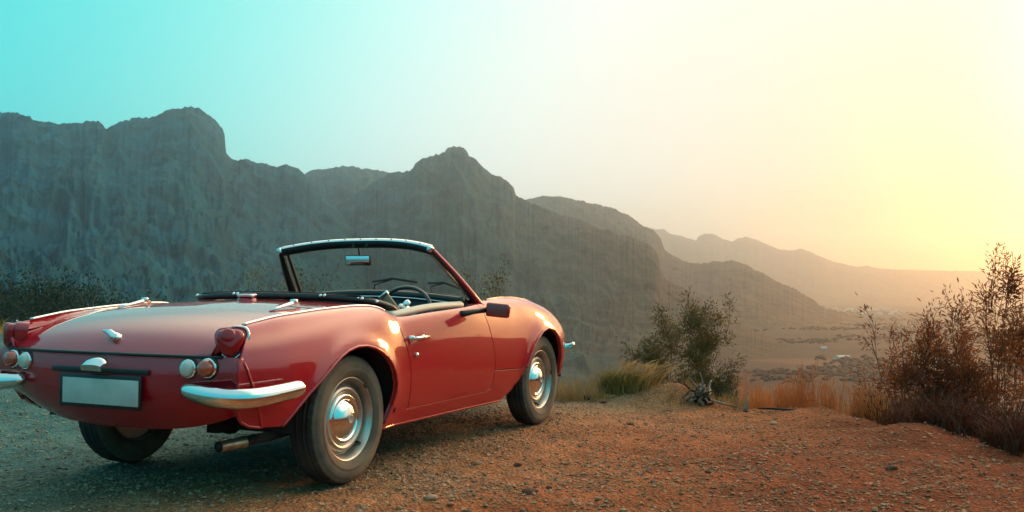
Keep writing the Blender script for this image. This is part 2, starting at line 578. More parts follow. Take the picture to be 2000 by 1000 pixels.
def soil_material():
    m = principled("soil", (0.3, 0.17, 0.09), 0.95)
    t = m.node_tree
    b = t.nodes['Principled BSDF']
    b.inputs['Specular IOR Level'].default_value = 0.15
    tc = N(t, 'ShaderNodeTexCoord')

    def nz(scale, detail=5, rough=0.6):
        n = N(t, 'ShaderNodeTexNoise')
        n.inputs['Scale'].default_value = scale
        n.inputs['Detail'].default_value = detail
        n.inputs['Roughness'].default_value = rough
        t.links.new(tc.outputs['Object'], n.inputs['Vector'])
        return n

    def mix(fac, a, bb, kind='MIX'):
        x = N(t, 'ShaderNodeMix', data_type='RGBA', blend_type=kind)
        for s, v in (('Factor', fac), ('A', a), ('B', bb)):
            if isinstance(v, (tuple, list)):
                x.inputs[s].default_value = (*v, 1)
            elif isinstance(v, (int, float)):
                x.inputs[s].default_value = v
            else:
                t.links.new(v, x.inputs[s])
        return x.outputs['Result']

    def rmp(src, stops):
        x = N(t, 'ShaderNodeValToRGB')
        ramp(x, stops)
        t.links.new(src, x.inputs[0])
        return x.outputs[0]
    # the lot: evening cast painted into the soil, teal on its left to red on its right
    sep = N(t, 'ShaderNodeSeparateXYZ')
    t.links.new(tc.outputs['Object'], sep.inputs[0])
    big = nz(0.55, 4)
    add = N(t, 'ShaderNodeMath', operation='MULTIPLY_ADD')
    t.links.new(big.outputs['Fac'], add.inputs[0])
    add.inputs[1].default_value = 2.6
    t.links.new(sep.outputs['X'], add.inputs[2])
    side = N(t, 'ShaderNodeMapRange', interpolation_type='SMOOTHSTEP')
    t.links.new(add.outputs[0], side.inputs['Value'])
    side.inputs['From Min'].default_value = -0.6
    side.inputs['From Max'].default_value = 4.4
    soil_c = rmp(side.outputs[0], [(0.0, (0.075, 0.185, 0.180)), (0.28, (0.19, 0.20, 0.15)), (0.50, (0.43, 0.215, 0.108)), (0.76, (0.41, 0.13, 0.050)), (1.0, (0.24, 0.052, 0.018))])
    grain = rmp(nz(55, 6, 0.7).outputs['Fac'], [(0.30, (0.42, 0.40, 0.38)), (0.5, (0.95, 0.95, 0.95)), (0.72, (1.55, 1.5, 1.4))])
    patch = rmp(nz(3.1, 6, 0.65).outputs['Fac'], [(0.32, (0.62, 0.60, 0.58)), (0.62, (1.12, 1.1, 1.06))])
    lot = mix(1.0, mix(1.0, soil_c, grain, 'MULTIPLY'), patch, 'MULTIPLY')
    # valley floor and hillside: scrub, fields
    geo = N(t, 'ShaderNodeNewGeometry')
    far = N(t, 'ShaderNodeVectorMath', operation='DISTANCE')
    t.links.new(geo.outputs['Position'], far.inputs[0])
    far.inputs[1].default_value = (1.0, 0.5, 0)
    farf = N(t, 'ShaderNodeMapRange', interpolation_type='SMOOTHSTEP')
    t.links.new(far.outputs['Value'], farf.inputs['Value'])
    farf.inputs['From Min'].default_value = 11
    farf.inputs['From Max'].default_value = 30
    vor = N(t, 'ShaderNodeTexVoronoi')
    vor.inputs['Scale'].default_value = 0.0035
    t.links.new(tc.outputs['Object'], vor.inputs['Vector'])
    vc = N(t, 'ShaderNodeSeparateColor')
    t.links.new(vor.outputs['Color'], vc.inputs[0])
    fields = rmp(vc.outputs[0], [(0.0, (0.030, 0.013, 0.006)), (0.45, (0.055, 0.021, 0.010)), (0.75, (0.085, 0.033, 0.015)), (1.0, (0.15, 0.065, 0.032))])
    scrub = rmp(nz(0.012, 8, 0.7).outputs['Fac'], [(0.38, (0.018, 0.010, 0.005)), (0.56, (0.045, 0.021, 0.010)), (0.7, (0.08, 0.036, 0.018))])
    wild = mix(rmp(nz(0.0016, 3).outputs['Fac'], [(0.45, (0, 0, 0)), (0.55, (1, 1, 1))]), scrub, fields)
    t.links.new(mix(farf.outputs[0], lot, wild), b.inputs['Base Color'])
    bp = N(t, 'ShaderNodeBump')
    bp.inputs['Strength'].default_value = 0.9
    bp.inputs['Distance'].default_value = 0.02
    vg = N(t, 'ShaderNodeTexVoronoi')
    vg.inputs['Scale'].default_value = 60
    t.links.new(tc.outputs['Object'], vg.inputs['Vector'])
    hm = N(t, 'ShaderNodeMath', operation='SUBTRACT')
    t.links.new(nz(38, 6, 0.7).outputs['Fac'], hm.inputs[0])
    t.links.new(vg.outputs['Distance'], hm.inputs[1])
    t.links.new(hm.outputs[0], bp.inputs['Height'])
    t.links.new(bp.outputs[0], b.inputs['Normal'])
    return m


SOIL = soil_material()

# one sheet: rings round the viewpoint, fine on the lot, reaching past the far range
_az = np.unique(np.concatenate([np.linspace(-PI, R(-60), 90), np.linspace(R(-60), R(12), 580), np.linspace(R(12), PI, 110)]))[:-1]
_rr_ = np.unique(np.concatenate([np.linspace(0.05, 3.2, 24), np.linspace(3.2, 9.5, 210), np.linspace(9.5, 20, 60), np.geomspace(20, 10600, 104)]))
_A, _RR = np.meshgrid(_az, _rr_, indexing='ij')
_X, _Y = CAM_POS[0] + _RR * np.sin(_A), CAM_POS[1] + _RR * np.cos(_A)
_Z = ground_z(_X, _Y)
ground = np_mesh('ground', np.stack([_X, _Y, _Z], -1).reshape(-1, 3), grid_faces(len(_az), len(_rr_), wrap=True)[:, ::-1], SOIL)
tag(ground, 'reddish brown gravel lot on a hilltop above the valley', kind='structure')


def mountain_material(name):
    """cliffs and scrub: evening cast painted in, teal on the left-hand massif, passing to brown towards the right"""
    m = principled(name, (0.05, 0.05, 0.05), 0.95)
    t = m.node_tree
    b = t.nodes['Principled BSDF']
    b.inputs['Specular IOR Level'].default_value = 0.08
    tc = N(t, 'ShaderNodeTexCoord')
    geo = N(t, 'ShaderNodeNewGeometry')
    sep = N(t, 'ShaderNodeSeparateXYZ')
    t.links.new(geo.outputs['Normal'], sep.inputs[0])
    pos = N(t, 'ShaderNodeSeparateXYZ')
    t.links.new(tc.outputs['Object'], pos.inputs[0])

    def nz(scale, sc=(1, 1, 1), detail=8, rough=0.65):
        mp = N(t, 'ShaderNodeMapping')
        mp.inputs['Scale'].default_value = sc
        t.links.new(tc.outputs['Object'], mp.inputs['Vector'])
        n = N(t, 'ShaderNodeTexNoise')
        n.inputs['Scale'].default_value = scale
        n.inputs['Detail'].default_value = detail
        n.inputs['Roughness'].default_value = rough
        t.links.new(mp.outputs[0], n.inputs['Vector'])
        return n.outputs['Fac']

    def rmp(src, stops):
        x = N(t, 'ShaderNodeValToRGB')
        ramp(x, stops)
        t.links.new(src, x.inputs[0])
        return x.outputs[0]

    def mul(a_, b_):
        x = N(t, 'ShaderNodeMix', data_type='RGBA', blend_type='MULTIPLY')
        x.inputs['Factor'].default_value = 1.0
        t.links.new(a_, x.inputs['A'])
        t.links.new(b_, x.inputs['B'])
        return x.outputs['Result']
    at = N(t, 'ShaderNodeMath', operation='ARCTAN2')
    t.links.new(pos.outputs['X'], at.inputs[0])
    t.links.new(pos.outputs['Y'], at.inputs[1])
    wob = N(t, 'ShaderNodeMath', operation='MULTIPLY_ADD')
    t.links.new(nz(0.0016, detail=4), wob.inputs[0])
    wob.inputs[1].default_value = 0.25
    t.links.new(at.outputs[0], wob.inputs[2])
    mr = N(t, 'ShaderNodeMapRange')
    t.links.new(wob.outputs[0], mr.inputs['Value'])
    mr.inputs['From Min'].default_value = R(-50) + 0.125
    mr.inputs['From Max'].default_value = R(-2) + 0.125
    hue = rmp(mr.outputs[0], [(0.0, (0.02, 1.75, 2.55)), (0.30, (0.12, 1.75, 2.10)), (0.52, (0.70, 1.55, 1.35)), (0.72, (1.75, 1.20, 0.72)), (1.0, (3.0, 1.35, 0.60))])  # teal haze and warm light painted into the rock by direction
    tone = rmp(nz(0.016, (1, 1, 0.6)), [(0.34, (0.024, 0.024, 0.024)), (0.5, (0.042, 0.042, 0.042)), (0.66, (0.066, 0.066, 0.066))])
    scrub = rmp(nz(0.055, (1, 1, 1), 10, 0.8), [(0.40, (0.50, 0.50, 0.50)), (0.52, (1, 1, 1)), (0.62, (1.15, 1.15, 1.15))])
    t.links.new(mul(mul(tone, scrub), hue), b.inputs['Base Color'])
    bp = N(t, 'ShaderNodeBump')
    bp.inputs['Strength'].default_value = 0.8
    bp.inputs['Distance'].default_value = 9.0
    t.links.new(nz(0.045, (1, 1, 0.8), 10, 0.75), bp.inputs['Height'])
    t.links.new(bp.outputs[0], b.inputs['Normal'])
    return m


MTN_L = MTN_C = MTN_R = mountain_material("cliff_and_scrub")


def build_mountain(label, sil, rc, rf, zf, seed, nu=700, nv=150, gully=0.034, spur=0.060, jag=1.25, cliff=0.6, back=0.5, mat=None):
    """a range: crest at distance rc(azimuth) whose skyline follows sil (pixels), slopes running down to the foot at rf"""
    pts = [px_dir(*p) for p in sil]
    a0, a1 = pts[0][0], pts[-1][0]
    az = np.linspace(a0, a1, nu)
    te = np.interp(az, [p[0] for p in pts], [p[1] for p in pts])
    te0 = te.copy()
    te = te + jag * (0.0011 * fbm(az * 60 + seed, az * 0 + seed, 5) + 0.0007 * (ridged(az * 170 + seed, az * 0 + seed, 3) - 0.9) + 0.0004 * noise2(az * 900, az * 0 + seed))
    RC = np.interp(az, np.linspace(a0, a1, len(rc)), rc) * (1 + 0.05 * noise2(az * 6 + seed, az * 0))
    RF = np.interp(az, np.linspace(a0, a1, len(rf)), rf) * (1 + 0.10 * noise2(az * 9 + seed, az * 0 + 5))
    ZF = np.interp(az, np.linspace(a0, a1, len(zf)), zf)
    u = np.linspace(0, 1, nv)
    nb = 24
    ub = np.linspace(0, 1, nb + 1)[1:]
    U, A = np.meshgrid(u, az)
    rU = RF[:, None] + (RC - RF)[:, None] * u[None, :]
    zc = CAM_POS[2] + te * RC
    H = (zc - ZF)[:, None]
    X, Y = CAM_POS[0] + rU * np.sin(A), CAM_POS[1] + rU * np.cos(A)
    L = (RC.mean() * abs(a1 - a0))
    wob = 0.35 * fbm(A * RC.mean() / 420.0 + seed, U * 2.2, 3)
    p = (1 - cliff) * U + cliff * sstep(0.30, 1.02, U + 0.10 * wob * U * (1 - U) * 4) ** 1.15
    s1 = ridged(A * RC.mean() / 330.0 + 0.9 * noise2(U * 3, A * 20) + seed, U * 1.6 + 0.5 * noise2(A * 25, U * 4) + seed, 3)
    s2 = ridged(A * RC.mean() / 95.0 + 1.2 * noise2(U * 7 + seed, A * 40), U * 5.5 + 1.2 * noise2(A * 60, U * 9) + seed, 3)
    env = (U * (1 - U) * 4) ** 0.7
    env2 = np.clip(U * 4, 0, 1) * np.clip((1.06 - U) * 5, 0, 1)
    Z = ZF[:, None] + H * (p + spur * env * (s1 - 0.7) * 0.5 + gully * env2 * (s2 - 0.7) * 0.28)
    Z = Z + 0.016 * H * fbm(X / 38.0, Y / 38.0, 4) * env2 + 0.020 * H * ridged(X / 120.0, Y / 120.0, 4) * env2 * U
    Z = Z + 0.020 * H * env2 * np.clip(2.2 * np.sin(17 * p + 3.0 * fbm(A * 14 + seed, U * 3, 4)), -0.7, 0.9) * U
    kw = np.hanning(61)
    kw /= kw.sum()

    def lowpass(v):
        return np.convolve(np.pad(v, 30, mode='edge'), kw, 'valid')
    for i_ in range(7):
        e = (Z - CAM_POS[2]) / rU
        m = e.max(1)
        if i_ < 4:
            Z = Z + (lowpass(te0 - m)[:, None] * rU) * (U ** 2.0)
        else:
            Z = Z + ((te - m)[:, None] * rU) * (U ** 22.0)
    # back slope
    rB = RC[:, None] * (1 + back * ub[None, :])
    AB = np.repeat(az[:, None], nb, 1)
    ZB = Z[:, -1:] + (ZF[:, None] - 40 - Z[:, -1:]) * sstep(0, 1, ub)[None, :] ** 0.9
    XB, YB = CAM_POS[0] + rB * np.sin(AB), CAM_POS[1] + rB * np.cos(AB)
    V = np.stack([np.concatenate([X, XB], 1), np.concatenate([Y, YB], 1), np.concatenate([Z, ZB], 1)], -1)
    o = np_mesh('mountain', V.reshape(-1, 3), grid_faces(nu, nv + nb)[:, ::-1], mat)
    tag(o, label, kind='structure')
    return o


build_mountain('steep dark cliffed massif rising on the left behind the car',
               [(-3000, 330), (-2200, 260), (-1500, 300), (-1000, 230), (-600, 250), (-300, 200), (-120, 225), (0, 218), (22, 219), (40, 222), (60, 229), (75, 238), (100, 238), (118, 243), (135, 241), (165, 237), (190, 237),
                (201, 242), (205, 252), (220, 246), (240, 237), (262, 231), (282, 229), (305, 228), (325, 216), (345, 211), (370, 208), (388, 211),
                (400, 219), (412, 228), (425, 240), (434, 252), (439, 265), (441, 300), (450, 308), (465, 313), (480, 309), (500, 318), (520, 319),
                (540, 327), (560, 323), (582, 328), (592, 338), (600, 350), (625, 380), (660, 412), (700, 450), (760, 505), (830, 560), (900, 620)],
               [2500, 2400, 2300, 2200, 2250, 2300, 2100], [420, 380, 330, 330, 420, 700, 900], [-40, -25, -20, -18, -30, -60, -88], 3.1, nu=1200, nv=150, mat=MTN_L)
build_mountain('rounded ridge behind, between the massif and the peak',
               [(480, 420), (540, 365), (580, 345), (597, 338), (620, 331), (640, 327), (665, 326), (690, 324), (705, 327), (730, 330), (752, 334), (775, 345), (830, 380), (900, 440)],
               [3000, 3050, 3000], [1800, 1500, 1500], [-86, -86, -86], 11.7, mat=MTN_C, nu=360, nv=90)
build_mountain('knobbed central peak with cliff bands running down to the right',
               [(520, 520), (600, 440), (660, 400), (720, 362), (760, 338), (785, 334), (806, 329), (812, 318), (835, 307), (860, 300), (868, 296), (875, 289), (890, 286), (905, 289), (912, 296), (918, 305), (930, 312), (945, 326), (962, 343), (980, 346),
                (995, 357), (1003, 366), (1008, 380), (1030, 392), (1060, 405), (1095, 419), (1140, 432), (1175, 447), (1205, 456), (1240, 464), (1262, 474), (1280, 488),
                (1287, 505), (1290, 530), (1300, 545), (1340, 566), (1400, 602), (1450, 634), (1500, 660), (1545, 676)],
               [2600, 2600, 2500, 2400, 2250, 2050, 1800, 1600], [900, 850, 800, 800, 800, 850, 1000, 1150], [-78, -80, -84, -88, -90, -91, -91, -91], 23.9, mat=MTN_C, nu=900, nv=140, cliff=0.62)
build_mountain('hazy brown shoulder sloping down behind the peak',
               [(900, 470), (960, 430), (1005, 397), (1030, 388), (1060, 382), (1085, 384), (1110, 388), (1140, 391), (1170, 399), (1200, 407), (1235, 426), (1262, 442), (1278, 450),
                (1291, 466), (1299, 487), (1312, 496), (1330, 507), (1350, 515), (1370, 516), (1392, 512), (1430, 511), (1452, 515), (1470, 522), (1490, 533), (1510, 545),
                (1535, 557), (1560, 570), (1585, 585), (1610, 599), (1650, 612), (1700, 625), (1760, 640)],
               [3700, 3700, 3500, 3300, 3100, 3000], [2000, 1900, 1800, 1900, 2100, 2400], [-90, -90, -90, -90, -91, -91], 41.3, mat=MTN_R, nu=620, nv=110, cliff=0.45)
build_mountain('pale far mountain range fading into the sunset haze',
               [(1150, 430), (1230, 438), (1280, 447), (1298, 448), (1308, 456), (1335, 461), (1352, 468), (1362, 470), (1363, 462), (1376, 456), (1392, 457), (1412, 467), (1430, 472),
                (1440, 466), (1456, 462), (1478, 469), (1510, 481), (1520, 487), (1540, 489), (1553, 488), (1562, 484), (1580, 490), (1600, 500), (1640, 514), (1672, 521),
                (1690, 519), (1720, 524), (1760, 527), (1850, 528), (1930, 531), (2000, 536), (2200, 528), (2500, 540), (2900, 530), (3600, 525), (5200, 500)],
               [8600, 8800, 9100, 9300, 9500], [6000, 6000, 6100, 6200, 6300], [-90, -90, -90, -90, -90], 57.7, mat=MTN_R, back=0.12, nu=700, nv=70, jag=0.5, gully=0.07)

build_mountain('low dark hill to the right of the view, mirrored in the car doors',
               [(2110, 760), (2180, 690), (2300, 610), (2450, 545), (2650, 515), (2950, 500), (3400, 505), (3900, 465), (4700, 430), (6200, 400), (9500, 380)],
               [560, 600, 620, 600, 560], [300, 300, 280, 260, 240], [-88, -88, -86, -80, -75], 71.3, mat=MTN_R, nu=200, nv=50)

# haze: one closed box of even, thin air round everything
hz = MB()
hz.box((0, 0, 230), (22400, 22400, 720))
haze_m = bpy.data.materials.new("haze_air")
haze_m.use_nodes = True
_t = haze_m.node_tree
_t.nodes.clear()
_o = N(_t, 'ShaderNodeOutputMaterial')
_v = N(_t, 'ShaderNodeVolumePrincipled')
_v.inputs['Color'].default_value = (0.77, 0.85, 0.90, 1)
_v.inputs['Density'].default_value = 0.000145
_v.inputs['Anisotropy'].default_value = 0.86
_t.links.new(_v.outputs[0], _o.inputs['Volume'])
haze = hz.build('haze', haze_m)
tag(haze, 'thin evening haze filling the valley', kind='stuff')
# ================================================================== the sports car
PAINT = principled("red_car_paint", (0.42, 0.005, 0.015), 0.5, 0.0, 1.0, 0.015, 0.08, Coat_IOR=1.7)
CHROME = principled("chrome", (0.80, 0.79, 0.76), 0.07, 1.0)
WORN = mottled("worn_chrome", (0.72, 0.70, 0.64), (0.50, 0.47, 0.41), 14, (0.12, 0.28), 1.0)
RUBBER = mottled("dusty_tyre_rubber", (0.020, 0.019, 0.018), (0.058, 0.047, 0.036), 9, (0.7, 0.9), 0.0, 0.25, 90)
SIDEWALL = mottled("dusty_sidewall", (0.070, 0.056, 0.040), (0.15, 0.115, 0.080), 7, (0.7, 0.9), 0.0, 0.15, 60)
BLACK = principled("black_rubber_trim", (0.012, 0.012, 0.012), 0.45)
VINYL = mottled("black_vinyl", (0.010, 0.010, 0.011), (0.020, 0.020, 0.020), 20, (0.32, 0.45), 0.0, 0.1, 200)
UNDER = principled("dark_underseal", (0.012, 0.012, 0.012), 0.9)
RIM = mottled("silver_painted_steel", (0.52, 0.50, 0.45), (0.34, 0.31, 0.27), 11, (0.25, 0.45), 0.75)
CREAM = principled("cream_trim", (0.62, 0.56, 0.45), 0.5)
PLATE = mottled("blank_plate", (0.52, 0.52, 0.47), (0.44, 0.44, 0.40), 14, (0.35, 0.5))
RLENS = principled("red_lens", (0.34, 0.006, 0.010), 0.15, 0, 0.35, 0.05)
ALENS = principled("orange_red_lens", (0.55, 0.07, 0.025), 0.15, 0, 1.0, 0.02)
CLENS = principled("clear_ribbed_lens", (0.62, 0.60, 0.50), 0.16, 0, 1.0, 0.02)
WOOD = principled("dark_steering_rim", (0.05, 0.035, 0.025), 0.3, 0, 0.6)
MIRRORG = principled("mirror_glass", (0.85, 0.85, 0.85), 0.02, 1.0)
ALU = principled("polished_aluminium", (0.78, 0.78, 0.76), 0.22, 1.0)
STEEL = mottled("exhaust_steel", (0.46, 0.38, 0.28), (0.26, 0.20, 0.14), 30, (0.3, 0.5), 0.9)

GLASS = bpy.data.materials.new("windscreen_glass")
GLASS.use_nodes = True
_t = GLASS.node_tree
_t.nodes.clear()
_o = N(_t, 'ShaderNodeOutputMaterial')
_tr = N(_t, 'ShaderNodeBsdfTransparent')
_tr.inputs[0].default_value = (0.90, 0.93, 0.91, 1)
_gl = N(_t, 'ShaderNodeBsdfGlossy')
_gl.inputs['Roughness'].default_value = 0.01
_lw = N(_t, 'ShaderNodeLayerWeight')
_pw = N(_t, 'ShaderNodeMath', operation='POWER')
_t.links.new(_lw.outputs['Facing'], _pw.inputs[0])
_pw.inputs[1].default_value = 4.0
_fr = N(_t, 'ShaderNodeMath', operation='MULTIPLY_ADD')
_t.links.new(_pw.outputs[0], _fr.inputs[0])
_fr.inputs[1].default_value = 0.8
_fr.inputs[2].default_value = 0.06
_m1 = N(_t, 'ShaderNodeMixShader')
_t.links.new(_fr.outputs[0], _m1.inputs[0])
_t.links.new(_tr.outputs[0], _m1.inputs[1])
_t.links.new(_gl.outputs[0], _m1.inputs[2])
_df = N(_t, 'ShaderNodeBsdfDiffuse')
_df.inputs[0].default_value = (0.5, 0.47, 0.42, 1)
_m2 = N(_t, 'ShaderNodeMixShader')
_m2.inputs[0].default_value = 0.03
_t.links.new(_m1.outputs[0], _m2.inputs[1])
_t.links.new(_df.outputs[0], _m2.inputs[2])
_t.links.new(_m2.outputs[0], _o.inputs[0])


def fcurve(pts, sig=0.05):
    """smooth function through points (first coordinate increasing)"""
    x = np.array([p[0] for p in pts])
    y = np.array([p[1] for p in pts])
    st = 0.004
    g = np.arange(x[0] - 0.6, x[-1] + 0.6, st)
    s0, s1 = (y[1] - y[0]) / (x[1] - x[0]), (y[-1] - y[-2]) / (x[-1] - x[-2])
    v = np.interp(g, x, y)
    v = np.where(g < x[0], y[0] + (g - x[0]) * s0, v)
    v = np.where(g > x[-1], y[-1] + (g - x[-1]) * s1, v)
    k = int(4 * sig / st)
    w = np.exp(-0.5 * (np.arange(-k, k + 1) * st / sig) ** 2)
    w /= w.sum()
    vp = np.concatenate([np.full(k, v[0]), v, np.full(k, v[-1])])
    v = np.convolve(vp, w, 'valid')
    return lambda q: np.interp(q, g, v)


# feature lines of the body along its length (y forward, rear axle at 0)
crest_z = fcurve([(-0.72, 0.690), (-0.60, 0.709), (-0.42, 0.736), (-0.15, 0.757), (0.08, 0.769), (0.22, 0.769), (0.30, 0.758), (0.36, 0.730), (0.41, 0.713), (0.5, 0.717),
                  (0.72, 0.731), (1.12, 0.752), (1.26, 0.765), (1.42, 0.784), (1.62, 0.796), (1.86, 0.797), (2.08, 0.780), (2.30, 0.740), (2.48, 0.688), (2.58, 0.645),
                  (2.66, 0.590), (2.75, 0.53), (2.9, 0.46)], 0.035)
crest_x = fcurve([(-0.72, 0.575), (-0.60, 0.583), (-0.3, 0.597), (0.0, 0.603), (0.2, 0.612), (0.36, 0.640), (0.5, 0.655), (0.9, 0.658), (1.15, 0.652), (1.30, 0.635), (1.5, 0.600),
                  (1.75, 0.582), (2.05, 0.578), (2.35, 0.560), (2.55, 0.530), (2.66, 0.49), (2.78, 0.40), (2.9, 0.25)], 0.06)
max_x = fcurve([(-0.78, 0.635), (-0.70, 0.652), (-0.6, 0.675), (-0.45, 0.700), (-0.25, 0.716), (0.0, 0.724), (0.20, 0.722), (0.31, 0.714), (0.37, 0.701), (0.42, 0.698), (0.6, 0.700), (1.0, 0.703), (1.35, 0.702),
                (1.7, 0.708), (2.0, 0.720), (2.2, 0.719), (2.38, 0.704), (2.52, 0.672), (2.62, 0.625), (2.70, 0.56), (2.8, 0.46), (2.9, 0.30)], 0.04)
max_z = fcurve([(-0.75, 0.53), (-0.3, 0.52), (0.2, 0.505), (1.0, 0.50), (1.8, 0.50), (2.2, 0.52), (2.6, 0.50), (2.9, 0.48)], 0.1)
bot_z = fcurve([(-0.75, 0.30), (0.2, 0.205), (1.6, 0.205), (2.4, 0.25), (2.9, 0.28)], 0.1)
tuck = fcurve([(-0.75, 0.040), (-0.3, 0.030), (0.3, 0.055), (1.0, 0.060), (1.6, 0.052), (2.2, 0.03), (2.9, 0.05)], 0.1)
mid_z = fcurve([(-0.80, 0.535), (-0.765, 0.575), (-0.735, 0.612), (-0.70, 0.643), (-0.64, 0.677), (-0.55, 0.711), (-0.45, 0.737), (-0.3, 0.764), (-0.1, 0.784), (0.05, 0.790), (0.3, 0.794), (0.9, 0.795), (1.25, 0.805),
                (1.5, 0.800), (1.9, 0.775), (2.3, 0.715), (2.6, 0.62), (2.8, 0.52), (2.9, 0.46)], 0.03)


def flare(y, z):
    """the wings swell round the wheel openings"""
    s = 0
    for cy, amp in ((0.0, 0.012), (2.108, 0.012)):
        d = np.hypot(y - cy, (z - 0.285)) - 0.325
        s = s + amp * np.exp(-(d / 0.045) ** 2) * sstep(0.25, 0.42, z)
    return s


def side_pt(y, t):
    """right-hand flank: t 0 at the crest, 0.5 at the widest line, 1 at the sill"""
    y = np.asarray(y, float)
    t = np.asarray(t, float)
    zk, xk, xm, zm, zb = crest_z(y), crest_x(y), max_x(y), max_z(y), bot_z(y)
    ph = np.clip(t / 0.5, 0, 1) * PI / 2
    u = np.clip((t - 0.5) / 0.5, 0, 1)
    up = t <= 0.5
    x = np.where(up, xk + (xm - xk) * np.sin(ph), xm - tuck(y) * u ** 2.2)
    z = np.where(up, zm + (zk - zm) * np.cos(ph), zm - (zm - zb) * u)
    return np.stack([x + flare(y, z), y, z], -1)


def side_t(y, z):
    zk, zm, zb = crest_z(y), max_z(y), bot_z(y)
    c = np.clip((z - zm) / (zk - zm), -1, 1)
    return np.where(z >= zm, 0.5 * np.arccos(np.clip(c, 0, 1)) / (PI / 2), 0.5 + 0.5 * (zm - z) / (zm - zb))


def top_pt(x, y):
    x = np.asarray(x, float)
    y = np.asarray(y, float)
    s = np.abs(x) / crest_x(y)
    a = 0.030
    w = sstep(0, 1, (s - (0.80 + 0.15 * sstep(-0.15, -0.55, y))) / (1.0 - (0.80 + 0.15 * sstep(-0.15, -0.55, y))))
    front = sstep(1.2, 1.6, y)
    z = (mid_z(y) - (a + 0.02 * front) * s ** 2) * (1 - w) + crest_z(y) * w
    z = z + 0.025 * front * np.exp(-(x / 0.22) ** 2) * sstep(2.7, 2.2, y)
    return np.stack([x, y, z], -1)


def rear_y(x):
    return -0.752 + 0.045 * (np.abs(x) / 0.6) ** 2.6


def rear_pt(x, s):
    """tail panel under the boot lid: s 0 at the lid, 1 at the bottom edge"""
    x = np.asarray(x, float)
    s = np.asarray(s, float)
    zt = 0.590 + 0 * x
    zb = 0.285 + 0.10 * (np.abs(x) / 0.62) ** 3.0
    z = zt + (zb - zt) * s
    y = rear_y(x) - 0.010 * np.sin(PI * np.clip(s / 0.6, 0, 1)) + 0.11 * np.clip((s - 0.45) / 0.55, 0, 1) ** 2.0
    return np.stack([x, y, z], -1)


def dens(poly, st=0.02):
    out = []
    for i in range(len(poly)):
        a, b = np.array(poly[i], float), np.array(poly[(i + 1) % len(poly)], float)
        n = max(1, int(np.hypot(*(b - a)) / st))
        for k in range(n):
            out.append(a + (b - a) * k / n)
    return np.array(out)


def smooth_poly(P, it=2, keep=0.6):
    """rounds the corners of a closed polygon (Chaikin)"""
    P = [np.array(p, float) for p in P]
    for _ in range(it):
        Q = []
        for i in range(len(P)):
            a, b = P[i], P[(i + 1) % len(P)]
            Q += [a * 0.75 + b * 0.25, a * 0.25 + b * 0.75]
        P = Q
    return P


def inside(poly, p):
    x, y = p[:, 0], p[:, 1]
    c = np.zeros(len(p), bool)
    n = len(poly)
    for i in range(n):
        x1, y1 = poly[i]
        x2, y2 = poly[(i + 1) % n]
        if y1 == y2:
            continue
        c ^= ((y1 > y) != (y2 > y)) & (x < (x2 - x1) * (y - y1) / (y2 - y1) + x1)
    return c


